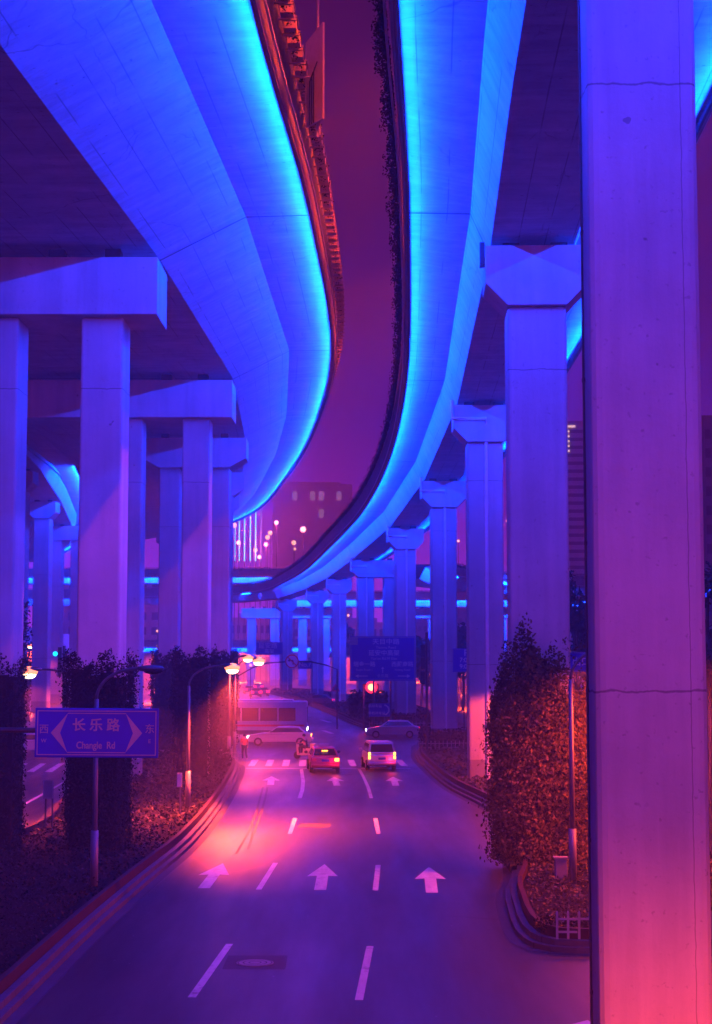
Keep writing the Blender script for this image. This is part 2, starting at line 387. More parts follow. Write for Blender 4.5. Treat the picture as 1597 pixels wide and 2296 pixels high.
# ------------------------------------------------------------------ traffic islands with kerb, gutter and low wall
def inset(poly, d):
    n = len(poly); A = sum(poly[i][0] * poly[(i + 1) % n][1] - poly[(i + 1) % n][0] * poly[i][1] for i in range(n))
    sg = 1 if A > 0 else -1; res = []
    for i in range(n):
        p0, p1, p2 = (Vector(poly[(i + k) % n]) for k in (-1, 0, 1))
        a = (p1 - p0).normalized(); c = (p2 - p1).normalized()
        na = Vector((-a.y, a.x)) * sg; nc = Vector((-c.y, c.x)) * sg; m = (na + nc)
        m = m.normalized(); k = d / max(.45, m.dot(na)); q = p1 + m * k; res.append((q.x, q.y))
    return res
def smooth_poly(poly, it=2):
    for _ in range(it):
        q = []
        for i in range(len(poly)):
            a, c = Vector(poly[i]), Vector(poly[(i + 1) % len(poly)])
            q += [(a * .8 + c * .2)[:], (a * .2 + c * .8)[:]]
        poly = q
    return poly
def ring(b, o_, i_, z0, z1):
    n = len(o_)
    for k in range(n):
        j = (k + 1) % n
        vs = [(*o_[k], z0), (*o_[j], z0), (*o_[j], z1), (*o_[k], z1), (*i_[k], z1), (*i_[j], z1), (*i_[j], z0), (*i_[k], z0)]
        b.add(vs, [(0, 1, 2, 3), (3, 2, 5, 4), (4, 5, 6, 7)])
def inside(p, poly):
    c = False; n = len(poly); x, y = p
    for i in range(n):
        x1, y1 = poly[i]; x2, y2 = poly[(i + 1) % n]
        if (y1 > y) != (y2 > y) and x < (x2 - x1) * (y - y1) / (y2 - y1) + x1: c = not c
    return c
def island(poly, wall=True, wlabel=None, plants=0, mat='shrub_leaf', psize=.05, wall_h=.52, sm=2, glabel=None):
    poly = smooth_poly(poly, sm)
    gut = sheet('gutter', strip(inset(poly, -.13) + inset(poly, -.13)[:1], .30), 'gutter_concrete', .008); tag(gut, kind='structure')
    k = MB(); p1 = inset(poly, .16); ring(k, poly, p1, -.01, .14); p2 = inset(poly, .34); ring(k, p1, p2, -.01, .28)
    tag(k.build('kerb', 'kerb_concrete', bevel=.012), kind='structure')
    p3 = inset(poly, .50)
    if wall:
        w = MB(); ring(w, inset(poly, .36), p3, .0, wall_h)
        tag(w.build('planter_wall', 'planter_wall', bevel=.01), wlabel, 'wall')
    b = MB(); pp = inset(poly, .48); b.add([(x, y, .3) for x, y in pp], [tuple(range(len(pp)))])
    tag(b.build('soil_bed', 'soil'), kind='structure')
    if plants:
        xs = [p[0] for p in p3]; ys = [p[1] for p in p3]; P = []
        inn = inset(poly, .60)
        while len(P) < plants:
            y = min(ys) + (max(ys) - min(ys)) * random.random() ** 1.7; x = random.uniform(min(xs), max(xs))
            if inside((x, y), inn):
                h = .12 + .22 * abs(math.sin(x * 1.3 + y * .37) * math.sin(y * .9 - x * .4)); P.append((x, y, .3 + h * random.random()))
        P = np.array(P); d = np.maximum(.8, np.minimum(3.0, P[:, 1] / 45)); U, V = rand_axes(len(P), psize, np.array([[0, 0, 1.0]]), .9)
        o = quads('ground_cover', P, U * d[:, None], V * d[:, None], mat); tag(o, glabel, 'ground cover', kind='stuff')
IL = [(-6.9, 20), (-6.7, 31), (-6.6, 41), (-6.3, 50.4), (-5.95, 58), (-5.95, 67), (-6.25, 81), (-6.7, 93), (-7.2, 102), (-9, 104.5), (-13, 103), (-14.2, 95), (-13.9, 75), (-12.7, 66), (-12.7, 60), (-14.6, 54), (-17, 46), (-19, 20)]
island(IL, wlabel='long low dark planter wall along the kerb left of the main road', plants=42000, glabel='dark low ground cover plants under the left piers')
I1 = [(4.9, 51), (4.25, 47), (3.95, 41.2), (4.1, 39.2), (4.7, 38.3), (7, 38.2), (12, 38.4), (12.5, 56), (6.4, 57), (5.2, 55)]
island(I1, wlabel='low brown planter wall round the ivy pier at the right', plants=9000, mat='grass_leaf', psize=.05, sm=1, glabel='short grass in the bed below the ivy pier')
I2 = [(6.3, 68.7), (5.57, 76.4), (4.7, 84), (4.27, 95), (3.95, 107), (4.1, 113), (4.6, 126), (9.5, 126), (11, 112), (13, 90), (13, 70), (9, 66.5)]
island(I2, wlabel='curved reddish planter wall on the right before the stop line', plants=7000, mat='grass_leaf', psize=.06, glabel='mown grass on the curved island right of the stop line')
I3 = [(1, 146), (6.3, 144.5), (8.6, 147), (9, 200), (4, 232), (-2, 264), (-9, 302), (-16, 302), (-15.5, 283), (-8.5, 238), (-3, 187)]
island(I3, wlabel='far planter wall of the island beyond the crossing', plants=3000, psize=.09, glabel='dark ground cover on the island beyond the crossing')
I0 = [(3.4, 22), (3.4, 27.6), (6.5, 27.6), (6.6, 22)]
island(I0, wall=False, sm=1)

# ------------------------------------------------------------------ viaducts
def resample(path, step):
    P = [Vector(p) for p in path]; out_ = []
    for i in range(len(P) - 1):
        p0 = P[i - 1] if i else P[0] * 2 - P[1]; p1, p2 = P[i], P[i + 1]; p3 = P[i + 2] if i + 2 < len(P) else P[-1] * 2 - P[-2]
        n = max(1, round((p2 - p1).length / step))
        for k in range(n):
            t = k / n
            out_.append(.5 * ((2 * p1) + (p2 - p0) * t + (2 * p0 - 5 * p1 + 4 * p2 - p3) * t * t + (3 * p1 - p0 - 3 * p2 + p3) * t ** 3))
    out_.append(P[-1]); return out_
class Path:
    def __init__(s, pts, step):
        s.p = resample(pts, step); s.s = [0]; s.q = []
        P = [Vector(p) for p in pts]
        for i in range(len(P) - 1):
            n = max(1, round((P[i + 1] - P[i]).length / step)); s.q += [P[i].lerp(P[i + 1], k / n) for k in range(n)]
        s.q.append(P[-1])
        for i in range(1, len(s.p)): s.s.append(s.s[-1] + (s.p[i] - s.p[i - 1]).length)
        s.n = []
        for i in range(len(s.p)):
            t = s.p[min(i + 1, len(s.p) - 1)] - s.p[max(i - 1, 0)]; t.z = 0; t.normalize(); s.n.append(Vector((t.y, -t.x, 0)))
    def pt(s, i, u, v, core=False): return (s.q[i] if core else s.p[i]) + s.n[i] * u + Vector((0, 0, v))
    def at(s, d, u=0, v=0):
        d = max(0, min(s.s[-1] - 1e-4, d)); i = 0
        while s.s[i + 1] < d: i += 1
        k = (d - s.s[i]) / (s.s[i + 1] - s.s[i]); return s.pt(i, u, v).lerp(s.pt(i + 1, u, v), k)
    def nrm(s, d):
        i = min(range(len(s.s)), key=lambda j: abs(s.s[j] - d)); return s.n[i]
    def dist_y(s, Y): return s.s[min(range(len(s.p)), key=lambda j: abs(s.p[j].y - Y))]
def sweep(path, prof, name, mat, parent, uvs=False, closed=True, i0=0, i1=None, core=()):
    i1 = len(path.p) if i1 is None else i1; n = len(prof); V = []; Fc = []; UV = []
    ts = [0]
    for k in range(1, n + 1): a, c = prof[k - 1], prof[k % n]; ts.append(ts[-1] + math.hypot(c[0] - a[0], c[1] - a[1]))
    for i in range(i0, i1):
        for k, (u, v) in enumerate(prof): V.append(path.pt(i, u, v, k in core)[:])
    for i in range(i1 - i0 - 1):
        for k in range(n if closed else n - 1):
            j = (k + 1) % n; a = i * n + k; c = i * n + j
            Fc.append((a, c, c + n, a + n))
            s0, s1 = path.s[i0 + i], path.s[i0 + i + 1]; UV.append(((s0, ts[k]), (s0, ts[k + 1]), (s1, ts[k + 1]), (s1, ts[k])))
    m = len(V) - n
    if closed: Fc.append(tuple(range(n))); UV.append(tuple((0, 0) for _ in range(n))); Fc.append(tuple(range(m, m + n))); UV.append(tuple((0, 0) for _ in range(n)))
    me = bpy.data.meshes.new(name); me.from_pydata(V, [], Fc); ul = me.uv_layers.new(name='UVMap'); d = [c for f in UV for q in f for c in q]
    ul.data.foreach_set('uv', d)
    bm = bmesh.new(); bm.from_mesh(me); bmesh.ops.recalc_face_normals(bm, faces=bm.faces); bm.to_mesh(me); bm.free()
    me.materials.append(MATS[mat]); o = bpy.data.objects.new(name, me); C.objects.link(o); o.parent = parent; return o
led_n = 0
def led(p0, p1, direction, watts, parent, width=.07):
    global led_n; led_n += 1
    la = bpy.data.lights.new('strip_light', 'AREA'); la.shape = 'RECTANGLE'; L = (p1 - p0).length; la.size = L; la.size_y = width
    la.color = LED_COL; la.energy = watts * L
    o = bpy.data.objects.new('strip_light', la); C.objects.link(o); o.parent = parent
    X = (p1 - p0).normalized(); Z = -direction; Z = (Z - X * Z.dot(X)).normalized(); Y = Z.cross(X)
    M = Matrix((X, Y, Z)).transposed().to_4x4(); M.translation = (p0 + p1) / 2; o.matrix_world = M
def deck(label, pts, hs, wdx, wh, wing, joints=(), step=3, leds=(1,), led_from=0, seg=8, planters=None, shrubs=0, power=1.0, par=1.15, name='elevated_road', up=.05, sides=(-1, 1), left=0):
    P = Path(pts, step); root = thing(name, label, 'elevated road'); Wt = hs + wdx + wing
    prof = [(-hs - left, 0), (hs, 0), (hs + wdx, wh), (Wt, wh + .06), (Wt, wh + .36), (-Wt - left, wh + .36), (-Wt - left, wh + .06), (-hs - wdx - left, wh)]
    sweep(P, prof, 'girder', 'girder_concrete', root, core=(0, 1, 2, 7))
    for s in sides:
        f = lambda a: [(s * u - (left if s < 0 else 0), v) for u, v in a]
        sweep(P, f([(Wt + .003, wh - .28), (Wt + .08, wh - .28), (Wt + .12, wh + .45), (Wt + .003, wh + .45)]), 'edge_beam', 'parapet_concrete', root)
        sweep(P, f([(Wt - .22, wh + .37), (Wt + .0, wh + .46), (Wt + .16, wh + .46 + par), (Wt - .1, wh + .46 + par)]), 'parapet', 'parapet_concrete', root)
        sweep(P, f([(Wt + .19, wh + .02), (Wt + .25, wh + .02), (Wt + .25, wh + .10), (Wt + .19, wh + .10)]), 'cable_conduit', 'pipe_grey', root)
        sweep(P, f([(Wt + .17 + .07 * math.cos(a), wh + .62 + par + .07 * math.sin(a)) for a in [k * math.pi / 3 for k in range(6)]]), 'handrail', 'handrail_metal', root)
    for s in leds:
        sweep(P, [(s * u, v) for u, v in ((Wt - .07, wh - .27), (Wt + .002, wh - .27), (Wt + .002, wh - .12), (Wt - .07, wh - .12))], 'light_rail', 'led_rail', root)
        d = led_from
        while d < P.s[-1] - 1:
            e = min(d + seg, P.s[-1]); p0, p1 = P.at(d, s * (Wt - .10), wh - .19), P.at(e, s * (Wt - .10), wh - .19)
            dr = (-s * P.nrm((d + e) / 2) + Vector((0, 0, -up))).normalized(); led(p0, p1, dr, LED_W * power, root); d = e
    for d in joints:
        b = MB(); w_ = .07; o_ = .02
        pr = [(-Wt - left, wh + .06 - o_), (-hs - wdx - left, wh - o_), (-hs - left - o_ * .7, -o_), (hs + o_ * .7, -o_), (hs + wdx, wh - o_), (Wt, wh + .06 - o_)]
        for k in range(5):
            vs = [P.at(d - w_, *pr[k]), P.at(d - w_, *pr[k + 1]), P.at(d + w_, *pr[k + 1]), P.at(d + w_, *pr[k])]
            b.add(vs, [(0, 1, 2, 3)])
        b.build('expansion_joint', 'joint_dark', root)
    if planters:
        s, d0, d1, stp = planters
        d = d0
        while d < d1:
            nr = P.nrm(d); t = Vector((-nr.y, nr.x, 0)); rz = math.atan2(t.y, t.x)
            c = P.at(d, s * (Wt + .42), wh + .98 + par * .35)
            m = MB(); m.box((0, 0, 0), (.62, .34, .30), 0); m.box((0, s * .0, .16), (.68, .40, .04)); m.box((0, 0, -.22), (.05, .5, .05))
            o = m.build('planter_box', 'planter_plastic', root); o.location = c; o.rotation_euler = (0, 0, rz); d += stp
    if shrubs:
        s, d0, d1, n, spread, size = shrubs; Q = []
        for k in range(n):
            d = d0 + (d1 - d0) * random.random() ** 1.6; cl = math.sin(d * 1.9) * math.sin(d * .73 + 1) * .35 + .65
            g_ = lambda q: min(abs(random.gauss(0, q)), 1.9 * q); u = Wt + .30 + g_(spread * cl * 1.3); v = wh + .75 + par * .4 + g_(.40 * cl) - (u - Wt - .45) * .4
            Q.append(P.at(d, s * u, v)[:])
        Q = np.array(Q); U, V = rand_axes(len(Q), size); tag(quads('hanging_shrubs', Q, U, V, 'shrub_leaf', root), kind='stuff')
    return P, root

# centre lines (x, y, z of the underside)
LP = [(-11.5, -12, 18.7), (-11.3, 10, 19.5), (-11.0, 36, 20.7), (-10.2, 58, 21.4), (-9.9, 89, 22.35), (-11.4, 120, 23.35), (-13.8, 152, 24.4), (-16.8, 184, 25.6), (-20, 216, 26.7), (-24.2, 248, 27.6), (-31, 280, 28.3), (-43, 305, 28.7), (-62, 322, 29), (-90, 332, 29)]
RP = [(3.2, -12, 20.7), (4.1, 10, 20.7), (4.75, 27, 20.7), (5.2, 38, 20.7), (6.0, 54.3, 20.7), (7.0, 88.5, 20.7), (6.7, 124, 20.4), (4.75, 156, 19.3), (1.1, 190, 18.2), (-2.6, 225, 17.55), (-7.0, 260, 17.3), (-13.0, 293, 16.9), (-23, 309, 16.7), (-40, 319, 16.6), (-75, 325, 16.5)]
lpath = Path(LP, 3); rpath = Path(RP, 3)
ljy = [58, 89, 120, 152, 184, 216, 248, 280]; rjy = [27, 54, 88, 123.5, 156, 190, 225, 260, 293]
PL, left_deck = deck('wide elevated road on the left, blue lit from its edge, rising and curving away to the left', LP, 3.0, 3.15, 1.6, 2.45,
    joints=[lpath.dist_y(y) for y in ljy], leds=(1,), left=8.0, power=1.3, planters=(1, 44, 150, 1.18), shrubs=(1, 30, 220, 16000, .14, .045))
PR, right_deck = deck('narrow elevated ramp on the right with a cyan lit edge, winding to the left far away', RP, 1.4, .65, 1.45, 2.2,
    joints=[rpath.dist_y(y) for y in rjy], leds=(-1, 1), shrubs=(-1, 30, 330, 52000, .20, .05))
EP = [(-26, 70, 25.2), (-28, 100, 25.4), (-30.6, 130, 25.4), (-33.2, 160, 25.4), (-37, 192, 25.3), (-41.5, 225, 25), (-48, 260, 24.5), (-60, 300, 24)]
epath = Path(EP, 4)
deck('high curved ramp seen between the left columns', EP, 1.5, .65, 1.45, 2.3, joints=[epath.dist_y(y) for y in (100, 130, 160, 192, 225, 260)], step=4, leds=(1,), power=2.2, shrubs=(1, 0, 200, 2500, .25, .09))
deck('straight elevated road crossing the view low behind the right ramp', [(-16, 346, 16.9), (20, 346, 16.9), (50, 347, 16.8), (110, 350, 16.8)], 4.0, .8, 1.5, 1.8, step=12, leds=(-1, 1), seg=30, power=5.0, shrubs=(1, 0, 125, 1500, .25, .16))
deck('curved ramp branching to the right behind the right columns', [(6.5, 205, 16.5), (9.5, 228, 16.5), (19, 252, 16.5), (36, 268, 16.5), (60, 276, 16.6), (110, 282, 16.6)], 1.6, .8, 1.45, 2.2, step=4, leds=(1,), seg=14, power=3.0, shrubs=(1, 0, 120, 2500, .3, .10), joints=(35, 68, 100))
deck('low crossing deck with a hedge along its edge far down the road', [(-95, 384, 7.3), (-40, 384, 7.3), (3, 384, 7.3)], 3.5, .6, 1.2, 1.6, step=12, leds=(1,), seg=30, power=5.0, shrubs=(1, 0, 97, 2500, .25, .16))
deck('upper crossing deck lit pink and cyan behind the bend of the ramp', [(-110, 342, 21.6), (-60, 340, 21.6), (-14, 338, 21.6)], 3.5, .6, 1.3, 2.0, step=12, leds=(1,), seg=30, power=5.0, shrubs=(1, 0, 95, 2500, .25, .16))

# ------------------------------------------------------------------ piers
def yaw(path, d): n = path.nrm(d); return math.atan2(n.y, n.x)
def pier_y(label, loc, rz, ztop, wid=1.95, dep=1.7, chw=1.7, mat='pier_concrete', pipe=True, two=0, group='single column piers under the right ramp', bev=.14, cap_d=2.2, vert=1.25, hau=.75):
    t = thing('bridge_pier', label, 'bridge pier', loc, rz, group); h = wid / 2
    cols = [0] if not two else [0, two]
    right = chw + (two if two else 0)
    for cx in cols:
        b = MB(); b.box((cx, 0, (ztop - vert - hau) / 2), (wid if cx == 0 else wid * .78, dep, ztop - vert - hau)); b.build('column', mat, t, bevel=bev)
    hr = (two + wid * .39) if two else h
    cp = MB(); cp.prism([(-chw, ztop), (right, ztop), (right, ztop - vert), (hr, ztop - vert - hau), (-h, ztop - vert - hau), (-chw, ztop - vert)], -cap_d / 2, cap_d / 2); cp.build('cap', mat, t, bevel=.03)
    for x in ((-.8, .8) if not two else (-.8, .8, two)):
        b = MB(); b.box((x, 0, ztop + .14), (.55, .6, .28)); b.build('bearing', 'bearing_rubber', t)
    if pipe:
        y = -cap_d / 2 - .07; yc = -dep / 2 - .08; z2 = ztop - .75
        b = MB(); b.tube([(-chw - .1, y, ztop + .25), (-chw - .1, y, z2), (.05, y, z2), (.05, yc, z2 - .5), (.05, yc, .3)], .10, 8)
        for z in (3, 7, 11, 15): b.box((.05, yc, z), (.24, .12, .08))
        b.build('drain_pipe', 'pipe_grey', t)
    else:
        b = MB(); b.box((-chw - .09, -cap_d / 2 + .5, ztop - .2), (.16, .5, .75)); b.build('junction_box', 'dark_metal', t)
    return t
rl = ['huge near concrete column filling the right side of the picture', 'haunched pier behind the tall ivy clump, second from the right front',
      'pier with drain pipe, its foot lit orange pink, left of the ivy clump', 'pier with drain pipe behind the white picket fence',
      'pier partly hidden by the large blue direction sign', 'two column pier rising above the left part of the blue direction sign',
      'slim pier left of the big blue direction sign', 'slim pier right of the no left turn sign', 'farthest pier of the right ramp behind the no left turn sign']
rloc = [(4.69, 26.15), (6.0, 53), (7.0, 87.2), (6.7, 123), (4.75, 155.5), (1.1, 189.5), (-2.4, 224.5), (-6.3, 259.5), (-12.7, 293)]
rsof = [20.7, 20.7, 20.7, 20.4, 19.3, 18.2, 17.55, 17.3, 16.9]
for i, (x, y) in enumerate(rloc):
    if i == 0:
        t = pier_y(rl[i], (x, y, 0), 0, 20.4, 1.80, 1.15, mat='near_pier_concrete', pipe=False, bev=.17)
        b = MB(); b.tube([(-.925, .12, .1), (-.925, .12, 20)], .02, 8)
        for z in (1.6, 4, 6.4, 8.8, 11.5, 14): b.box((-.925, .12, z), (.05, .07, .06))
        b.build('cable_pipe', 'lamp_pole_grey', t)
    else:
        pier_y(rl[i], (x, y, 0), yaw(rpath, rpath.dist_y(y)), rsof[i] - .3, two=(2.9 if i == 5 else 0), pipe=(i != 1))
def pier_2(label, loc, rz, ztop, third=0, sp=3.7, wid=1.5, dep=1.8, over=1.25, caph=2.05, capd=2.8, mat='pier_concrete', haunch=False, group='twin column piers under the left deck'):
    t = thing('bridge_pier', label, 'bridge pier', loc, rz, group); H = sp / 2 + wid / 2 + over; hb = sp / 2 + wid / 2
    for s in ((-1, 1) if not third else (-1, 1, -2 * third / sp)):
        b = MB(); b.box((s * sp / 2, 0, (ztop - caph) / 2), (wid, dep, ztop - caph)); b.build('column', mat, t, bevel=.1)
    b = MB()
    if haunch: b.prism([(-H, ztop), (H, ztop), (H, ztop - 1.5), (hb, ztop - caph), (-hb, ztop - caph), (-H, ztop - 1.5)], -capd / 2, capd / 2)
    else:
        HL = max(H, third + wid); b.box(((H - HL) / 2, 0, ztop - caph / 2), (H + HL, capd, caph))
    b.build('cap', mat, t, bevel=.03)
    for x in (-2.2, .2, 2.2):
        b = MB(); b.box((x, -.7, ztop + .19), (.55, .6, .38)); b.build('bearing', 'bearing_rubber', t)
    return t
ll = ['nearest twin column pier at the left edge with a wide square cap', 'second twin column pier on the left, one column bare and one ivy clad',
      'third pier on the left with haunched cap seen between nearer columns', 'fourth pier of the left deck, only its right end in view',
      'fifth pier of the left deck beyond the ivy block', 'sixth pier of the left deck in the haze', 'seventh pier of the left deck in the haze', 'last pier of the left deck in the haze']
lx = [-10.83, -10.6, -11.95, -14.2, -17, -20.2, -24.2, -31]
for i, y in enumerate(ljy):
    zs = lpath.at(lpath.dist_y(y)).z
    yy = y - 1.0 if i else 56.9
    pier_2(ll[i], (lx[i], yy, 0), yaw(lpath, lpath.dist_y(y)) if i > 2 else 0, zs - .5, third=(9.6 if i < 2 else 0), haunch=i >= 2, caph=2.05 if i < 2 else 2.2, over=1.25 if i < 3 else 1.0)
for lab, (x, y), z, two in (('distant haunched pier nearest the left edge, its top lit blue', (-33.6, 159), 25, 0), ('distant haunched pier in the middle of the gap between left columns', (-37.4, 191.5), 25, 0), ('distant twin pier beside the big left column', (-42, 224.5), 24.7, 3)):
    pier_y(lab, (x, y, 0), -.08, z, two=two, group='piers under the high left ramp', pipe=False)
for k, (x, lab) in enumerate(((-20, 'pale square column left under the bend of the ramp'), (-9, 'pale column under the crossing road behind the slim piers'), (14, 'column of the crossing road right of the blue sign'), (34, 'column of the crossing road behind the right columns'))):
    pier_2(lab, (x, 347, 0), 0, 16.6, sp=5, wid=1.8, haunch=False, group='columns of the crossing road')

# ------------------------------------------------------------------ ivy
def ivy(label, c, w, d, h, n, size, mat='ivy_dark', top=.3, bulge=.25, spike=0, group='ivy clad pier feet', flare=0):
    P = []; Nn = []
    for k in range(n):
        z = h * random.random() ** .9; side = random.random() * 2 * (w + d); cl = .5 + .5 * math.sin(z * 2.1 + side * 1.7) * math.sin(z * .9 - side * 2.3)
        lump = .5 + .5 * math.sin(z * 1.35 + side * .9 + 1) * math.cos(z * .55 - side * 1.4); off = .03 + (bulge * .9) * lump ** 1.5 + abs(random.gauss(0, bulge * (.12 + cl * .6)))
        if flare: off *= 1 + flare * max(0, (z / h - .5))
        th = side / (2 * (w + d)) * 2 * math.pi; ct, st = math.cos(th), math.sin(th); q_ = (abs(ct) ** 4 + abs(st) ** 4) ** -.25
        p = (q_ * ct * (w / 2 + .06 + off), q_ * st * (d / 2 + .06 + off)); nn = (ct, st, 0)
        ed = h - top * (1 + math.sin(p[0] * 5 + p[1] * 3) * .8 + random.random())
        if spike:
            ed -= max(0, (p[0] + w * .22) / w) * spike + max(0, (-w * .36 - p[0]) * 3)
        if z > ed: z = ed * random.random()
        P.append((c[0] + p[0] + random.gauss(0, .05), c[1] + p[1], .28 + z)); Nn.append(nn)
    P = np.array(P); U, V = rand_axes(n, size, np.array(Nn, float), .75)
    o = tag(quads('climbing_ivy', P, U, V, mat), label, 'climbing plant', group)
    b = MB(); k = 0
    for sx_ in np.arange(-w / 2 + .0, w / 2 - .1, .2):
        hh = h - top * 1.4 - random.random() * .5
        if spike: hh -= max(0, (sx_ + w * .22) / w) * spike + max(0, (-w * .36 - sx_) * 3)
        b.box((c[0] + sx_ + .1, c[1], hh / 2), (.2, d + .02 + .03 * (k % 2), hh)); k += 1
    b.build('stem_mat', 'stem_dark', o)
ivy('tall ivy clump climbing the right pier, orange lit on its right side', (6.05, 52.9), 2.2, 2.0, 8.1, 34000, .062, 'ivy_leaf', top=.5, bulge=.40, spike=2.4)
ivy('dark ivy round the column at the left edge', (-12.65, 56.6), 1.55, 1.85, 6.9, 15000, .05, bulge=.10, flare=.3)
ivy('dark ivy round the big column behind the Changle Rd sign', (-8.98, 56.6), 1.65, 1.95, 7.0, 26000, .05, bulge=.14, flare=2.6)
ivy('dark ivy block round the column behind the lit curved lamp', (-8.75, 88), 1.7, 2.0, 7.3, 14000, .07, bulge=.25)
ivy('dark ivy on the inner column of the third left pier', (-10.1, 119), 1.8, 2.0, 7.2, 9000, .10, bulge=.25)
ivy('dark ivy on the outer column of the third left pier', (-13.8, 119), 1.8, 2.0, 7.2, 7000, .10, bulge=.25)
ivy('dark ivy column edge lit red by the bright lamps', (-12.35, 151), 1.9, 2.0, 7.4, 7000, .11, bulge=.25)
ivy('thin ivy reaching up the distant left pier', (-33.6, 159), 2.0, 1.9, 6.4, 3000, .16, bulge=.3)
b_ = np.array([(random.gauss(-32.6, .35), 157.8, 6 + 6 * random.random() ** 1.4) for _ in range(500)]); U, V = rand_axes(500, .17)
tag(quads('climbing_ivy', b_, U, V, 'ivy_dark'), 'bare ivy strands above the thin ivy on the distant left pier', 'climbing plant', 'ivy clad pier feet')
b_ = np.array([(6.5 + k * .01 + random.gauss(0, .25), 51.6, 5.9 + 1.6 * random.random()) for k in range(130)]); U, V = rand_axes(130, .06)
tag(quads('climbing_ivy', b_, U, V, 'ivy_leaf'), 'loose shoots sticking up beside the tall ivy clump', 'climbing plant')

# ------------------------------------------------------------------ street lamps
def spot(parent, loc, watts, size=168, blend=.12, col=None, rot=(0, 0, 0), rad=.12):
    la = bpy.data.lights.new('lamp_light', 'SPOT'); la.energy = watts; la.color = col or SOD_COL; la.spot_size = R(size); la.spot_blend = blend; la.shadow_soft_size = rad
    o = bpy.data.objects.new('lamp_light', la); C.objects.link(o); o.parent = parent; o.location = loc; o.rotation_euler = rot; return o
def lamp(label, base, height, reach, ang, lit=True, watts=None, cone=150, blend=.35, tilt=(0, 0, 0), name='street_lamp', group='curved arm street lamps', sleeve=True, headsc=1.0):
    t = thing(name, label, 'street lamp', base, ang, group); h = height
    b = MB(); b.tube([(0, 0, 0), (0, 0, h * .86)], [.09, .065], 10); b.build('pole', 'lamp_pole_grey', t, smooth=True)
    if sleeve: b = MB(); b.tube([(0, 0, 0), (0, 0, 1.6)], .115, 12); b.build('base_sleeve', 'sleeve_grey', t, smooth=True)
    arc = [(reach * .78 * (1 - math.cos(a)), 0, h * .86 + h * .14 * math.sin(a)) for a in [k * math.pi / 20 for k in range(11)]]
    b = MB(); b.tube(arc + [(reach * .85, 0, h - .01)], .045, 8); b.build('arm', 'lamp_pole_grey', t, smooth=True)
    s = headsc; b = MB(); b.ball((reach + .05, 0, h + .01), (.42 * s, .17 * s, .10 * s), 14, 8); b.build('head', 'lamp_pole_grey', t, smooth=True)
    b = MB(); b.ball((reach + .14, 0, h - .07 * s), (.34 * s, .20 * s, .19 * s) if lit else (.28, .13, .09), 14, 8); b.build('lens', 'lamp_lit' if lit else 'car_glass', t, smooth=True)  # lit lens enlarged so its glow stands in for the glare halo
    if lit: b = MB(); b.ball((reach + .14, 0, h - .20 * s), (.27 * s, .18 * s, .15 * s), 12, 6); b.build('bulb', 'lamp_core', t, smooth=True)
    if lit: spot(t, (reach + .12, 0, h - .48 * s), watts or SOD_W, size=cone, blend=blend, rot=tilt)
    return t
lamp('lit curved lamp between the ivy columns, its head over the kerb lane', (-7.3, 70.5, .3), 6.45 - .3, 1.75, 0, watts=SOD_W * 5.0, cone=124, blend=1.0, tilt=(R(-14), R(-9), 0))
lamp('unlit curved lamp in the dark bed behind the road name sign', (-7.55, 47, .3), 6.55 - .3, 1.5, 0, lit=False)
lamp('lit lamp leaning left over the other carriageway, left of the ivied column', (-11.9, 70, .3), 6.3 - .3, 2.15, math.pi, headsc=1.15)
lamp('lit lamp on a thin pole at the corner of the ivy block', (-7.85, 100, .3), 6.8 - .3, 1.0, 0, watts=SOD_W * .5)
lamp('brightest lamp beyond the corner of the ivy block', (-8.4, 112, .0), 6.6, 1.5, 0, watts=SOD_W * .5, headsc=1.3)
lamp('curved lamp in the bed in front of the tall ivy clump', (6.32, 47.5, .3), 7.2 - .3, 1.6, 0, watts=SOD_W * .12)
lamp('street lamp beside the walkway, right of the near column', (9.8, 11, 0), 7.2, 1.6, math.pi, watts=SOD_W * 3.2, cone=166, blend=.5)
lamp('street lamp on the far carriageway right of the big column', (14.2, 48.0, 0), 7.6, 1.2, math.pi, watts=SOD_W * 1.4, cone=172, blend=.2)
lamp('street lamp right of the grass island', (12.3, 80, 0), 7.0, 1.6, math.pi, watts=SOD_W * .9, cone=156, blend=.12)
lamp('street lamp left beyond the wide crossing', (-16.5, 150, 0), 7.0, 1.4, 0, watts=SOD_W)
lamp('street lamp left of the distant queue of cars', (-20, 210, 0), 7.5, 1.4, 0, watts=SOD_W * 1.4)
lamp('street lamp at the far end of the queue of cars', (-26, 262, 0), 7.5, 1.4, 0, watts=SOD_W * 1.6)
for i, (y, lab) in enumerate(((32, 'street lamp on top of the right ramp nearest the viewer'), (60, 'second street lamp on top of the right ramp'), (92, 'third street lamp on top of the right ramp'))):
    p = rpath.at(rpath.dist_y(y), 0, 2.0)
    lamp(lab, (p.x + .5, y, p.z), 8.5, 1.8, math.pi, watts=SOD_W * 1.3, group='lamps on the right ramp', sleeve=False)
for lab, X_, Y_, zl, reach, ang, w_ in (('added fill lamp behind the viewer over the right pavement', 9, -6, 8.5, 1.6, math.pi, 1.1), ('added fill lamp behind the viewer left of the road', -8, -10, 8.5, 1.6, 0, .2)):  # unseen lamps added to throw red fill on the column fronts
    t = lamp(lab, (X_, Y_, 0), zl, reach, ang, watts=SOD_W * w_)
    for o in t.children:
        if o.type == 'LIGHT': o.data.spot_size = R(178); o.data.spot_blend = .5; o.rotation_euler = (R(24) if ang == 0 else R(-24), 0, 0)
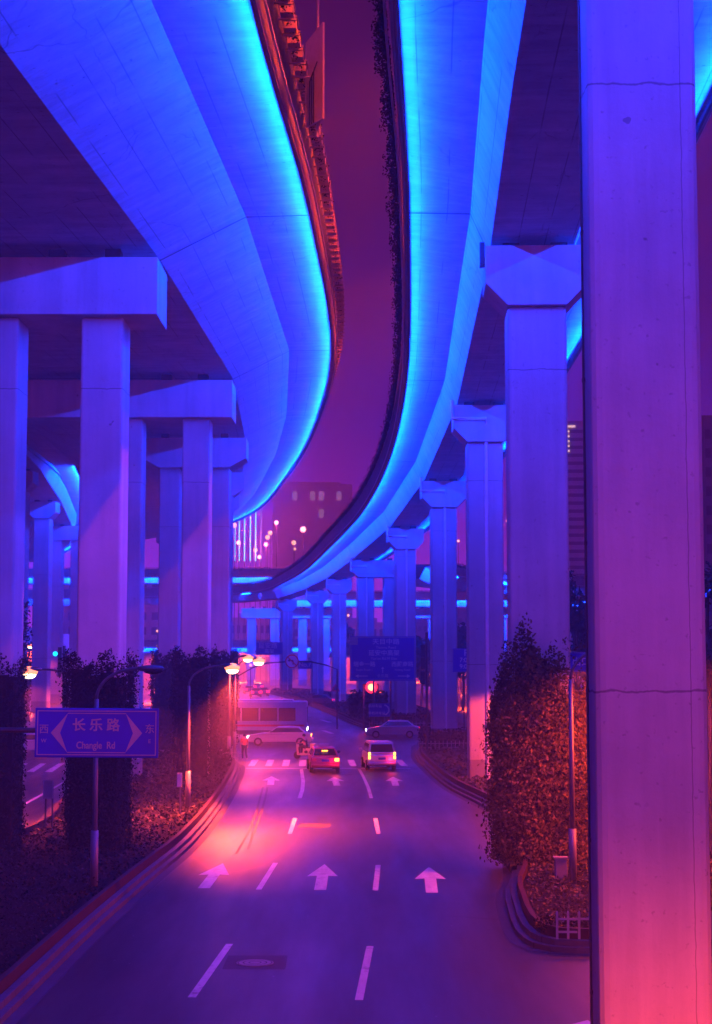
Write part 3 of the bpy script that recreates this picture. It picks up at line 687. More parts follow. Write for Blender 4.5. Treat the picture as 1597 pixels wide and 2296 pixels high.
for i, (X_, Y_, w_) in enumerate(((-24, 190, 7), (14, 215, 4), (-30, 240, 8), (2, 300, 7), (-20, 318, 9), (22, 300, 6), (-42, 200, 7), (-45, 290, 9), (30, 240, 4), (-30, 398, 14), (-6, 398, 14), (14, 402, 8))):  # lamps added to brighten the far haze and the pale building
    labs = ['left kerb before the queue', 'pavement right of the far island', 'left kerb beside the queue', 'foot of the crossing road', 'left end of the crossing road', 'right end of the crossing road', 'far left road, nearer one', 'far left road, farther one', 'right branch road', 'pale building, left one', 'pale building, middle one', 'pale building, right one']
    lamp('added far fill lamp at the ' + labs[i], (X_, Y_, 0), 8, 1.4, 0, watts=SOD_W * w_, headsc=1.2, group='added far fill lamps')
# distant high mast lamps
for i, (px, py) in enumerate(((620, 1172), (606, 1195), (600, 1205), (597, 1221), (680, 1187), (659, 1217), (661, 1231), (535, 1217), (573, 1233), (582, 1249), (526, 1178), (1140, 1168), (1028, 1213))):
    labs = ['highest of the distant lamps above the left end of the ramp', 'distant lamp just below the highest one', 'distant lamp in the middle of the slanting row', 'distant lamp at the bottom of the slanting row', 'biggest distant lamp beside the ramp edge', 'distant lamp touching the hedge of the ramp', 'tiny distant lamp below its brighter neighbour at the hedge', 'distant lamp in front of the vertical light lines', 'distant lamp at the foot of the tallest light line', 'lowest distant lamp right of the light lines', 'distant lamp at the edge of the left columns', 'lone distant lamp between the right columns, higher one', 'lone distant lamp between the right columns, lower one']
    d = F_PX * 27 / (1465 - py); p = at(px, py, d)
    t = thing('high_mast_lamp', labs[i], 'street lamp', (p.x, p.y, 0), 0, 'distant lamps glowing in the haze')
    b = MB(); b.tube([(0, .3, 0), (0, .3, p.z + .3)], [.09, .06], 6); b.build('pole', 'lamp_pole_grey', t)
    r_ = .52 * d / 350 * (1.35 if i in (4,) else .62 if i in (6, 12) else 1)
    b = MB(); b.ball((0, 0, p.z), r_, 10, 6); b.build('lens', 'lamp_far', t, smooth=True)  # glowing ball oversized to imitate the lamp's glare
    if i in (0, 3, 4, 7, 9, 11):
        la = bpy.data.lights.new('lamp_light', 'POINT'); la.color = (1, .06, .22); la.energy = 14000 if i != 11 else 4000; la.shadow_soft_size = .8
        o = bpy.data.objects.new('lamp_light', la); C.objects.link(o); o.parent = t; o.location = (0, -1.2, p.z)
for i, (px, py, d) in enumerate(((781, 1380, 400), (353, 1415, 300), (354, 1449, 330), (562, 1492, 200))):
    labs = ['small lamp dot seen under the crossing road', 'upper warm lamp in the gap between left columns', 'lower warm lamp in the gap between left columns', 'small warm light below the brightest lamps']
    p = at(px, py, d); t = thing('far_lamp', labs[i], 'street lamp', (p.x, p.y, 0), 0, 'small far lamps near the ground')
    b = MB(); b.tube([(0, .3, 0), (0, .3, p.z + .2)], .07, 6); b.build('pole', 'lamp_pole_grey', t)
    b = MB(); b.ball((0, 0, p.z), .26 * d / 300, 10, 6); b.build('lens', 'lamp_far', t, smooth=True)

# ------------------------------------------------------------------ signs
def frame_rect(b, w, h, t, y, r=0):
    for x, z, a, c in ((0, h / 2 - t / 2, w, t), (0, -h / 2 + t / 2, w, t), (-w / 2 + t / 2, 0, t, h - 2 * t), (w / 2 - t / 2, 0, t, h - 2 * t)): b.box((x, y, z), (a, .006, c))
p0, p1 = at(80, 1588, 26), at(355, 1699, 26); w, h = p1.x - p0.x, p0.z - p1.z; c = (p0 + p1) / 2
t = thing('street_name_sign', 'blue Changle Rd street name sign on a horizontal arm', 'street sign', c)
t.rotation_euler = (0, R(.35), 0)
MB().box((0, 0, 0), (w, .06, h)).build('panel', 'sign_blue', t, bevel=.012)
b = MB(); frame_rect(b, w * .965, h * .90, .014, -.034); b.build('border', 'sign_dim_white', t)
b = MB()
hx, hz, ht = w * .235, h * .395, .013
b.box((0, -.034, hz), (2 * hx, .006, ht)); b.box((0, -.034, -hz), (2 * hx, .006, ht))
for s in (-1, 1):
    b.add([(s * hx, -.036, hz), (s * w * .37, -.036, 0), (s * hx, -.036, -hz), (s * (w * .295), -.036, 0)], [(0, 1, 2, 3)])
b.build('arrow_outline', 'sign_dim_white', t)
text('长 乐 路', .215, 'sign_dim_white', t, (-.01, -.035, .115), bold=.004, spacing=1.0)
text('Changle  Rd', .155, 'sign_dim_white', t, (-.01, -.035, -.20), bold=.002, sx=.82)
text('西', .16, 'sign_dim_white', t, (-w * .427, -.035, .05)); text('W', .085, 'sign_dim_white', t, (-w * .427, -.035, -.13))
text('东', .16, 'sign_dim_white', t, (w * .43, -.035, .06)); text('E', .085, 'sign_dim_white', t, (w * .43, -.035, -.13))
b = MB(); b.tube([(-w / 2 - 1.45, .08, .03), (.9, .08, .03)], .045, 10); b.tube([(-w / 2 - 1.45, .08, -c.z + .3), (-w / 2 - 1.45, .08, .5)], .09, 12); b.build('pole', 'lamp_pole_grey', t, smooth=True)

p0, p1 = at(785, 1427, 145), at(932, 1527, 145); w, h = p1.x - p0.x, p0.z - p1.z; c = (p0 + p1) / 2
t = thing('direction_sign', 'large blue direction sign with white Chinese road names and arrows beyond the crossing', 'road sign', c)
MB().box((0, 0, 0), (w, .10, h)).build('panel', 'sign_blue', t)
b = MB(); frame_rect(b, w * .98, h * .97, .06, -.056); b.build('border', 'sign_dim_white', t)
MB().box((-w * .44, -.062, h * .40), (w * .12, .02, h * .18)).build('corner_plate', 'sign_dim_white', t)
Z = 'sign_white'
text('天目中路', .56, Z, t, (.05 * w, -.06, h * .375), bold=.006, sx=1.1); text('Tianmu Road', .34, Z, t, (.05 * w, -.06, h * .25))
text('延安中高架', .56, Z, t, (.02 * w, -.06, h * .12), bold=.006); text('Yan’an Rd M Elev', .34, Z, t, (.02 * w, -.06, 0))
text('瑞金一路', .50, Z, t, (-w * .28, -.06, -h * .13), bold=.006); text('Ruijin Road 1', .28, Z, t, (-w * .28, -.06, -h * .25))
text('西藏南路', .50, Z, t, (w * .30, -.06, -h * .13), bold=.006); text('Xizang Road', .28, Z, t, (w * .30, -.06, -h * .25))
text('长乐路', .34, Z, t, (0, -.06, -h * .39))
b = MB()
for s in (-1, 1):
    b.box((s * w * .30, -.058, -h * .39), (w * .14, .006, .07)); b.add([(s * w * .37, -.06, -h * .35), (s * w * .42, -.06, -h * .39), (s * w * .37, -.06, -h * .43)], [(0, 1, 2)])
b.box((0, -.058, -h * .27), (.07, .006, .4)); b.add([(-.15, -.06, -h * .23), (0, -.06, -h * .18), (.15, -.06, -h * .23)], [(0, 1, 2)])
b.build('arrows', Z, t)
b = MB()
for px in (838, 876): x = at(px, 1500, 145).x - c.x; b.tube([(x, .18, -c.z), (x, .18, h * .4)], .09, 8)
b.build('post', 'lamp_pole_grey', t)

def board(label, px0, py0, px1, py1, Y, mat='sign_blue', posts=(), name='notice_board', cat='sign', lines=(), zt=0, rz=0):
    a, d_ = at(px0, py0, Y), at(px1, py1, Y); w, h = d_.x - a.x, a.z - d_.z; c = (a + d_) / 2
    t = thing(name, label, cat, c, rz); MB().box((0, 0, 0), (w, .05, h)).build('panel', mat, t)
    b = MB(); frame_rect(b, w * .96, h * .94, max(.02, w * .012), -.03); b.build('border', 'sign_dim_white', t)
    for s, sz, x, z in lines: text(s, sz, 'sign_white', t, (x * w, -.034, z * h), bold=.004)
    if posts:
        b = MB()
        for q in posts: b.tube([(q * w, .06, -c.z + zt), (q * w, .06, h * .4)], max(.035, .0003 * Y), 8)
        b.build('post', 'lamp_pole_grey', t)
    return t, w, h
t, w, h = board('blue board with white writing and a scratched picture below the red light', 827, 1577, 875, 1607, 143, posts=(-.35, .25), lines=(('机动车道', .30, -.2, .28), ('非机动车道', .30, -.12, -.25)))
b = MB()
for k in range(9):
    a = -1.2 + k * .32; b.box((w * .22 + .42 * math.cos(a), -.033, .42 * math.sin(a)), (.13, .01, .12), 0)
b.build('worn_picture', 'sign_white', t)
board('far blue direction sign left of the no left turn sign', 574, 1440, 634, 1468, 230, posts=(.48,), lines=(('延安路', .9, -.05, .2), ('高架', .7, 0, -.25)))
board('small blue sign with numerals right of the no left turn sign', 668, 1481, 700, 1500, 210, posts=(.5,), lines=(('No.7', .8, 0, 0),))
board('blue time limit sign half hidden between two right columns', 1015, 1454, 1056, 1507, 105, posts=(.12,), lines=(('P', .6, .25, .3), ('7:00', .42, .18, 0), ('9:00', .42, .18, -.27)))
board('blue sign edge showing between the lamp arm and the near column', 1276, 1462, 1330, 1507, 62, posts=(.3,), lines=(('出口', .35, 0, 0),))
board('small grey sign on two posts beside the left carriageway', 97, 1749, 119, 1791, 61.5, mat='sign_grey', posts=(-.25, .42), zt=.3)
board('narrow pale sign on a thin post before the lit curved lamp', 397, 1733, 408, 1765, 68, mat='panel_white', posts=(.1,), zt=.3)
# panel on the left deck
p = at(706, 232, 46)
t = thing('deck_sign', 'tall white sign panel standing on the left deck edge, lit orange', 'sign', (p.x, 46, p.z), R(-58))
b = MB(); b.prism([(-.5, -.6), (.5, -.6), (.5, 2.3), (-.5, 2.0)], -.03, .03); b.build('panel', 'panel_white', t)
b = MB(); b.tube([(0, .1, -1), (0, .1, 5)], .05, 8); b.build('pole', 'handrail_metal', t)
b = MB()
for x in (-.2, -.08, .04): b.tube([(x, -.06, -.6), (x, -.06, .9 + x), (x + .2, -.06, 1.15 + x)], .02, 6)
b.build('pipes', 'dark_metal', t)
# no left turn sign on cantilever arms
c = at(655, 1483, 150)
t = thing('no_left_turn_sign', 'round red rimmed no left turn sign hanging over the crossing', 'road sign', c)
MB().tube([(0, .03, 0), (0, -.03, 0)], .64, 32).build('rim', 'sign_red', t)
MB().tube([(0, -.031, 0), (0, -.045, 0)], .53, 32).build('disc', 'sign_white', t)
b = MB(); b.box((.10, -.05, -.12), (.11, .01, .35)); b.box((-.04, -.05, .08), (.34, .01, .10)); b.add([(-.20, -.055, .22), (-.42, -.055, .08), (-.20, -.055, -.06)], [(0, 1, 2)]); b.build('arrow', 'dark_metal', t)
b = MB(); b.add([(-.40, -.06, .33), (-.33, -.06, .40), (.40, -.06, -.33), (.33, -.06, -.40)], [(0, 1, 2, 3)]); b.build('slash', 'sign_red', t)
b = MB(); b.tube([(-5.0, .1, -c.z), (-5.0, .1, c.z - 7.6), (-3.6, .1, -.55), (-2.3, .1, -.15), (0, .1, 0)], .07, 8)
b.tube([(4.2, .1, -c.z), (4.2, .1, -.75), (3.2, .1, -.35), (1.8, .1, -.05), (0, .1, 0)], .07, 8); b.build('mast_arm', 'dark_metal', t)
# warning triangle
c = at(752, 1543, 215)
t = thing('warning_sign', 'small red triangular warning sign on a thin post', 'road sign', c)
b = MB(); b.prism([(-.62, -.45), (.62, -.45), (0, .62)], -.02, .02); b.build('panel', 'sign_red', t)
b = MB(); b.prism([(-.3, -.27), (.3, -.27), (0, .27)], -.045, -.03); b.build('face', 'dark_metal', t)
b = MB(); b.tube([(0, .06, -c.z), (0, .06, .3)], .06, 6); b.build('post', 'lamp_pole_grey', t)
# traffic signals
c = at(833, 1541, 148)
t = thing('traffic_light', 'horizontal traffic light glowing red under the big blue sign', 'traffic light', c)
MB().box((-.05, .12, 0), (1.5, .25, .62)).build('housing', 'dark_metal', t, bevel=.04)
MB().tube([(0, -.02, 0), (0, -.05, 0)], .55, 28).build('red_bloom', 'signal_bloom', t)  # glowing disc added to imitate lens bloom round the red light
MB().tube([(0, -.05, 0), (0, -.08, 0)], .31, 24).build('red_lens', 'signal_red', t)
MB().tube([(-.42, -.02, 0), (-.42, -.04, 0)], .16, 16).build('arrow_lens', 'signal_red_dim', t)
MB().tube([(-.72, .12, -c.z), (-.72, .12, .3)], .07, 8).build('post', 'lamp_pole_grey', t)
la = bpy.data.lights.new('signal_glow', 'POINT'); la.color = (1, .03, .05); la.energy = 500; la.shadow_soft_size = .2
o = bpy.data.objects.new('signal_glow', la); C.objects.link(o); o.parent = t; o.location = (0, -.5, 0)
def signal_pole(label, px, pyb, pyt, Y, heads, lens=None, zt=0, hw=.32):
    c = gd(px, pyb); c = Vector((at(px, 1465, Y).x, Y, 0)); top = at(px, pyt, Y).z
    t = thing('traffic_light', label, 'traffic light', (c.x, c.y, zt)); MB().tube([(0, 0, 0), (0, 0, top - zt)], .09, 10).build('pole', 'lamp_pole_grey', t)
    for z in heads:
        zz = at(px, z, Y).z - zt
        MB().box((-.28, 0, zz), (hw, .32, .85), 0).box((-.02, 0, zz), (.5, .05, .06)).build('signal_head', 'dark_metal', t, bevel=.03)
    if lens:
        for s, z, m in lens: MB().tube([(s, -.17, at(px, z, Y).z - zt), (s, -.2, at(px, z, Y).z - zt)], .15, 12).build('lens', m, t)
    return t
signal_pole('dark signal pole with side turned heads beside the picket fence', 957, 1690, 1418, 112, (1460, 1488, 1520), zt=.3)
signal_pole('signal pole in the left gap with cyan light', 144, 1610, 1448, 105, (1466, 1485, 1503), lens=((-.55, 1466, 'signal_green'),), hw=.22)

# ------------------------------------------------------------------ fences, cabinet
def picket(label, a, b2, z0, h=.55, step=.21, group=None):
    a, b2 = Vector(a), Vector(b2); L = (b2 - a).length; rz = math.atan2(b2.y - a.y, b2.x - a.x)
    t = thing('picket_fence', label, 'fence', (a.x, a.y, z0), rz, group)
    b = MB(); k = 0
    while k * step <= L: b.box((k * step, 0, h / 2), (.055, .03, h)); b.add([(k * step - .027, -.015, h), (k * step + .027, -.015, h), (k * step, 0, h + .05)], [(0, 1, 2)]); k += 1
    b.build('pickets', 'fence_white', t)
    for z in (.16, h - .16): MB().box((L / 2, .03, z), (L, .025, .05)).build('rail', 'fence_white', t)
picket('short white picket fence on the rim of the near grass bed', (4.75, 38.62, 0), (9, 38.62, 0), .28, .62, .26)
picket('white picket fence before the pier at the far end of the grass island', (4.35, 112.4, 0), (7.8, 113.4, 0), .3, .6, .3)
picket('white picket fence at the corner under the thin lamp pole', (-9.2, 103.6, 0), (-7.2, 101.8, 0), .3, .6, .3)
picket('low picket fence beyond the moving silver car', (1.2, 145.3, 0), (8.3, 145.3, 0), .3, .6, .35)
c = gd(1258, 1970, .3)
t = thing('utility_cabinet', 'pale utility cabinet at the foot of the ivy clump', 'cabinet', (c.x, c.y, .3))
MB().box((0, 0, .30), (.36, .3, .6)).build('body', 'cabinet_grey', t, bevel=.015); MB().box((0, 0, .62), (.42, .36, .04)).build('lid', 'cabinet_grey', t); MB().box((0, -.155, .3), (.3, .01, .5)).build('door', 'cabinet_grey', t)

# ------------------------------------------------------------------ vehicles
def car(label, loc, rz, paint_, kind='sedan', L=4.5, W=1.74, tails='tail_hot', heads=None, taxi=False, group=None, cat='car', rearlit=True, one_dark=False, big=1):
    name = {'sedan': 'parked_car', 'van': 'minivan'}[kind]; name = 'taxi' if taxi else ('car' if kind == 'sedan' else 'minivan')
    t = thing(name, label, cat, loc, rz, group); w = W / 2
    # y forward, rear at 0
    if kind == 'sedan':
        side = [(0.03, .30), (0, .62), (.08, .92), (.75, 1.0), (L - 1.25, .95), (L - .25, .78), (L, .62), (L - .02, .28)]
        top = [(.35, .96), (.95, 1.40), (1.5, 1.45), (2.55, 1.43), (3.35, .95)]; rw = .62
    else:
        side = [(0.03, .30), (0, .60), (.03, .98), (.15, 1.05), (L - 1.1, 1.02), (L - .25, .85), (L, .62), (L - .02, .28)]
        top = [(.05, 1.03), (.30, 1.62), (.7, 1.70), (2.7, 1.68), (3.5, 1.0)]; rw = .70
    def shell(poly, ws):
        b = MB(); n = len(poly); rows = []
        for x, in ((-1,), (1,)):
            rows.append([(x * ws[i], p[0], p[1]) for i, p in enumerate(poly)])
        vs = rows[0] + rows[1]; b.add(vs, [tuple(range(n)), tuple(reversed(range(n, 2 * n)))] + [(i, (i + 1) % n, (i + 1) % n + n, i + n) for i in range(n)]); return b
    ws = [w * .95, w, w * .97, w * .97, w * .97, w * .93, w * .82, w * .86]
    shell(side, ws).build('body', paint_, t, bevel=.06, smooth=False)
    tw = [w * .93] + [rw] * 3 + [w * .93]; tw = [w * .93, rw, rw * 1.0, rw, w * .93]
    shell(top, tw).build('cabin', paint_, t, bevel=.05)
    # glazing
    def lerp(a, c, k): return tuple(a[i] + (c[i] - a[i]) * k for i in range(len(a)))
    a, c = top[0], top[1]; wa, wc = tw[0], tw[1]; q = []
    for k, s in ((.14, -1), (.14, 1), (.9, 1), (.9, -1)):
        y, z = lerp(a, c, k); q.append((s * (wa + (wc - wa) * k) * .86, y - .012, z + .006))
    MB().add(q, [(0, 1, 2, 3)]).build('rear_window', 'car_glass', t)
    a, c = top[4], top[3]; q = []
    for k, s in ((.1, -1), (.1, 1), (.9, 1), (.9, -1)):
        y, z = lerp(a, c, k); q.append((s * (tw[4] + (tw[3] - tw[4]) * k) * .88, y + .012, z + .008))
    MB().add(q, [(0, 1, 2, 3)]).build('windscreen', 'car_glass', t)
    zb = top[0][1] + .06; zt_ = top[2][1] - .12
    for s in (-1, 1):
        b = MB(); xb = w * .93 + .004; xt = rw + (w * .93 - rw) * .22 + .006; y0 = top[1][0] - .12; y1 = top[3][0] + .55
        b.add([(s * xb, y0 - .25 if kind == 'sedan' else y0 - .1, zb), (s * xb, y1, zb), (s * xt, y1 - .45, zt_), (s * xt, y0 + .15, zt_)], [(0, 1, 2, 3)]); b.build('side_window', 'car_glass', t)
        MB().ball((s * (w + .12), L * .62, zb + .06), (.11, .07, .09), 8, 6).build('mirror', paint_ if kind == 'van' else 'dark_car_paint', t, smooth=True)
        for y in (.85, L - .85):
            wh_ = MB().tube([(s * (w - .2), y, .31), (s * (w + .005), y, .31)], .31, 18).build('wheel', 'rubber', t)
            MB().tube([(s * (w + .006), y, .31), (s * (w + .015), y, .31)], .19, 14).build('rim', 'rim', wh_)
        if kind == 'van':
            b = MB(); b.box((s * (w - .13), -.005, 1.02), (.13, .05, .18)); b.box((s * (w - .13), -.005, .80), (.13, .05, .18))
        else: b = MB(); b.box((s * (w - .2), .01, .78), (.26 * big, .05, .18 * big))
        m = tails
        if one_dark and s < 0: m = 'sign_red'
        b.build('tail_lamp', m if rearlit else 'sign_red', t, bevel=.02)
        MB().box((s * (w - .25), L - .04, .64), (.3, .06, .15)).build('headlight', heads or 'rim', t, bevel=.02)
    MB().box((0, -.04, .46), (W * .96, .16, .17)).build('bumper', paint_, t, bevel=.04)
    MB().box((0, -.02 if kind == 'sedan' else -.01, .74), (.44, .03, .13)).build('number_plate', 'sign_blue', t)
    MB().box((0, L - .0, .42), (W * .9, .12, .2)).build('front_bumper', paint_, t, bevel=.04)
    if tails == 'tail_hot':
        la = bpy.data.lights.new('tail_glow', 'POINT'); la.color = (1, .02, .08); la.energy = 30; la.shadow_soft_size = .15
        o = bpy.data.objects.new('tail_glow', la); C.objects.link(o); o.parent = t; o.location = (.55, -.35, .72)
    if taxi:
        MB().box((0, 1.75, 1.54), (.62, .22, .16)).build('roof_sign', 'white_paint', t, bevel=.03)
        MB().box((0, .62, 1.27), (.34, .03, .06)).build('brake_lamp', 'brake_hot', t)
    return t
p = gd(730, 1734); car('dark red taxi with roof sign waiting at the stop line', (p.x, p.y, 0), R(5), 'taxi_paint', taxi=True, one_dark=True)
p = gd(857, 1729); car('silver minivan waiting in the right lane at the stop line', (p.x, p.y, 0), R(5.5), 'van_paint', kind='van', L=4.4, W=1.78, cat='minivan')
p = gd(690, 1671); car('white car crossing left in front of the bus', (p.x + .3, p.y, 0), R(90), 'white_paint', L=4.9, heads='head_white')
p = gd(941, 1654); car('silver car crossing the junction on the right', (p.x, p.y, 0), R(90), 'silver_paint', heads='head_white', tails='tail_red')
p = gd(748, 1582); car('small dark car turning beyond the crossing with red tail lights', (p.x, p.y, 0), R(80), 'dark_car_paint', tails='tail_red')
for px, py, lab in ((560, 1556, 'leftmost car of the distant queue with red tail lights'), (575, 1563, 'nearest car of the distant queue with red tail lights'), (592, 1561, 'right car of the distant queue with red tail lights'), (580, 1549, 'farthest car of the distant queue with red tail lights')):
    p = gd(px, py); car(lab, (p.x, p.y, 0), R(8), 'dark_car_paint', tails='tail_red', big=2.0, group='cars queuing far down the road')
p = gd(60, 1690); car('orange lit car passing on the far left road', (p.x + 2, p.y, 0), R(90), 'white_paint', heads='head_white', tails='tail_red')
# bus
p = gd(688, 1659)
t = thing('bus', 'long city bus crossing behind the white car', 'bus', (p.x, p.y, 0)); L = 11.5
MB().box((-L / 2, 1.25, 1.72), (L, 2.5, 2.75)).build('body', 'white_paint', t, bevel=.12)
MB().box((-L / 2, 1.25, 3.16), (L * .8, 1.8, .16)).build('roof_unit', 'silver_paint', t, bevel=.05)
k = 0; x = -.9
while x > -L + 1.2:
    MB().box((x - .7, -.005, 2.05), (1.36, .02, 1.05)).build('window', 'car_glass', t); x -= 1.5
MB().box((-.0, 1.25, 2.0), (.03, 2.1, 1.3)).build('windscreen', 'car_glass', t)
MB().box((-L / 2, -.008, 1.15), (L * .96, .02, .16)).build('side_stripe', 'sign_red', t)
MB().box((-L / 2, -.012, .62), (L * .9, .02, .3)).build('skirt', 'dark_car_paint', t)
for x in (-2.2, -8.4):
    wh_ = MB().tube([(x, -.02, .5), (x, .35, .5)], .5, 20).build('wheel', 'rubber', t); MB().tube([(x, -.03, .5), (x, -.02, .5)], .3, 14).build('rim', 'rim', wh_)
for y in (.35, 2.15): MB().box((.02, y, .85), (.06, .35, .2)).build('headlight', 'head_white', t)

# ------------------------------------------------------------------ people
def skin_body(name, joints, edges, mat, parent=None, root=0):
    me = bpy.data.meshes.new(name); me.from_pydata([j[0] for j in joints], edges, []); o = bpy.data.objects.new(name, me); C.objects.link(o); o.parent = parent
    md = o.modifiers.new('skin', 'SKIN'); md.use_smooth_shade = True
    sv = me.skin_vertices[0].data if me.skin_vertices else None
    if sv is None:
        bm = bmesh.new(); bm.from_mesh(me); bm.verts.layers.skin.new(); bm.to_mesh(me); bm.free(); sv = me.skin_vertices[0].data
    for i, j in enumerate(joints): sv[i].radius = (j[1], j[1]); sv[i].use_root = (i == root)
    o.modifiers.new('sub', 'SUBSURF').levels = 1; me.materials.append(MATS[mat]); return o
def person(label, loc, rz, top, seated=False, scale=1.0, cat='person'):
    t = thing('person', label, cat, loc, rz); t.scale = (scale,) * 3
    if not seated:
        J = [((0, 0, .95), .13), ((0, 0, 1.15), .12), ((0, 0, 1.38), .15), ((0, 0, 1.50), .055), ((0, .01, 1.60), .085), ((0, .01, 1.69), .08),
             ((-.19, 0, 1.40), .055), ((-.24, -.05, 1.15), .042), ((-.25, .05, .92), .032), ((.19, 0, 1.40), .055), ((.24, .05, 1.15), .042), ((.25, .12, .92), .032),
             ((-.09, 0, .90), .09), ((-.10, .12, .50), .06), ((-.10, .02, .09), .04), ((-.10, .16, .05), .04), ((.09, 0, .90), .09), ((.10, -.02, .50), .06), ((.10, -.28, .12), .04), ((.10, -.18, .04), .04)]
        hz = .92
    else:
        J = [((0, 0, .80), .14), ((0, .03, 1.0), .14), ((0, .10, 1.24), .15), ((0, .15, 1.36), .055), ((0, .17, 1.46), .085), ((0, .18, 1.55), .08),
             ((-.2, .12, 1.26), .055), ((-.26, .30, 1.05), .042), ((-.24, .52, 1.02), .032), ((.2, .12, 1.26), .055), ((.26, .30, 1.05), .042), ((.24, .52, 1.02), .032),
             ((-.10, .05, .78), .09), ((-.14, .42, .76), .065), ((-.13, .38, .36), .045), ((-.13, .5, .33), .04), ((.10, .05, .78), .09), ((.14, .42, .76), .065), ((.13, .38, .36), .045), ((.13, .5, .33), .04)]
    E = [(0, 1), (1, 2), (2, 3), (3, 4), (4, 5), (2, 6), (6, 7), (7, 8), (2, 9), (9, 10), (10, 11), (0, 12), (12, 13), (13, 14), (14, 15), (0, 16), (16, 17), (17, 18), (18, 19)]
    for hnd, s in ((8, -1), (11, 1)):                                # fingers and thumb
        hp = Vector(J[hnd][0]); dn = Vector((0, .0, -1)) if not seated else Vector((0, 1, -.1))
        palm = len(J); J.append((tuple(hp + dn * .07), .028)); E.append((hnd, palm))
        for q in range(4):
            f = len(J); sp_ = Vector((0, (q - 1.5) * .022, 0)) if not seated else Vector(((q - 1.5) * .022, 0, 0))
            J.append((tuple(hp + dn * (.15 - abs(q - 1.3) * .012) + sp_), .009)); E.append((palm, f))
        f = len(J); J.append((tuple(hp + dn * .09 + (Vector((0, .05, 0)) if not seated else Vector((-s * .05, 0, 0)))), .010)); E.append((palm, f))
    skin_body('body', J, E, 'skin', t)
    # clothing follows the joints
    up = {2: .165, 1: .145, 0: .145, 6: .07, 7: .055, 9: .07, 10: .055}; ids = [0, 1, 2, 6, 7, 9, 10]
    skin_body('jacket', [(J[i][0], up[i]) for i in ids], [(0, 1), (1, 2), (2, 3), (3, 4), (2, 5), (5, 6)], top, t)
    ids = [0, 12, 13, 14, 16, 17, 18]; rr = [.15, .105, .078, .06, .105, .078, .06]
    skin_body('trousers', [(J[i][0], r_) for i, r_ in zip(ids, rr)], [(0, 1), (1, 2), (2, 3), (0, 4), (4, 5), (5, 6)], 'cloth_dark', t)
    hd = Vector(J[4][0]); MB().ball(hd + Vector((0, -.02, .06)), (.10, .115, .10), 12, 8).build('hair', 'hair', t, smooth=True)
    f = MB(); f.ball(hd + Vector((0, .10, .01)), (.014, .02, .022), 6, 5)
    for s in (-1, 1): f.ball(hd + Vector((s * .035, .085, .04)), (.013, .008, .008), 6, 5); f.ball(hd + Vector((s * .092, 0, .01)), (.012, .022, .03), 6, 5)
    f.box(hd + Vector((0, .083, -.035)), (.045, .01, .01)); f.build('face', 'skin', t)
    return t
p = gd(548, 1704); person('pedestrian in an orange top and dark trousers at the crossing corner', (p.x, p.y, 0), R(20), 'cloth_orange', scale=.98)
p = gd(686, 1702)
person('scooter rider in dark clothes on the zebra crossing left of the taxi', (p.x, p.y, 0), R(60), 'cloth_dark', seated=True, scale=1.03)
t = thing('motor_scooter', 'small scooter with a pale box under the dark rider', 'scooter', (p.x, p.y, 0), R(60))
MB().prism([(-.55, .45), (-.5, .72), (.15, .72), (.2, .35), (.5, .35), (.62, .95), (.70, .95), (.62, .25), (.1, .22), (-.35, .3)], -.14, .14, 'X').build('body', 'box_yellow', t, bevel=.03)
for y in (-.5, .68):
    wh_ = MB().tube([(-.05, y, .24), (.05, y, .24)], .24, 16).build('wheel', 'rubber', t)
MB().tube([(-.28, .55, 1.0), (.28, .55, 1.0)], .02, 8).build('handlebar', 'dark_metal', t)
MB().box((0, -.62, .88), (.42, .36, .32)).build('carrier_box', 'box_yellow', t, bevel=.03)
MB().box((0, -.1, .76), (.26, .55, .08)).build('seat', 'rubber', t, bevel=.02)

# ------------------------------------------------------------------ trees
def tree(label, base, h, cr_, n, size, group='dark trees beyond the right columns', ns=9):
    t = thing('tree', label, 'tree', base, 0, group); b = MB(); b.tube([(0, 0, 0), (.1, 0, h * .3), (-.1, .1, h * .6), (0, 0, h * .85)], [.22, .17, .1, .04], 8)
    cl = []
    for k in range(ns):
        a = k * 2.4; r_ = cr_ * random.uniform(.25, .75); z = h * random.uniform(.38, .92); r_ *= 1.15 - z / h * .55
        c = Vector((r_ * math.cos(a), r_ * math.sin(a), z)); cl.append((c, cr_ * random.uniform(.25, .45))); b.tube([(0, 0, z * .72), tuple(c * .6 + Vector((0, 0, z * .36))), tuple(c)], [.09, .06, .02], 5)
    b.build('trunk', 'bark', t); P = []
    for k in range(n):
        c, r_ = random.choice(cl); v = Vector((random.gauss(0, 1), random.gauss(0, 1), random.gauss(0, .8))); v = v.normalized() * r_ * random.random() ** .35
        P.append((c + v)[:])
    P = np.array(P); U, V = rand_axes(n, size); quads('crown', P, U, V, 'tree_leaf', t)
for lab, px, Y, h, cr_, n in (('dark tree at the far right edge beside the near column', 1592, 75, 12.5, 3.2, 3500), ('second dark tree behind the near column', 1660, 95, 13, 3.5, 2500),
        ('dark tree between the ivy pier and the near column', 1292, 100, 13.5, 2.6, 3000), ('dark tree behind the ivy pier', 1325, 130, 12, 3.0, 2500),
        ('round dark tree left of the pipe pier', 1038, 200, 10.5, 3.2, 2500), ('dark tree behind the picket fence pier', 945, 215, 9.5, 3.4, 2500), ('low dark tree beside the large blue sign', 1000, 240, 9, 3.5, 2500),
        ('small dark tree under the crossing road', 772, 330, 14, 3.5, 2000), ('dark tree in the far left road gap', 60, 260, 9, 4, 1500)):
    p = at(px, 1465, Y); tree(lab, (p.x, Y, 0), h, cr_, n, .16 * max(1, Y / 90))
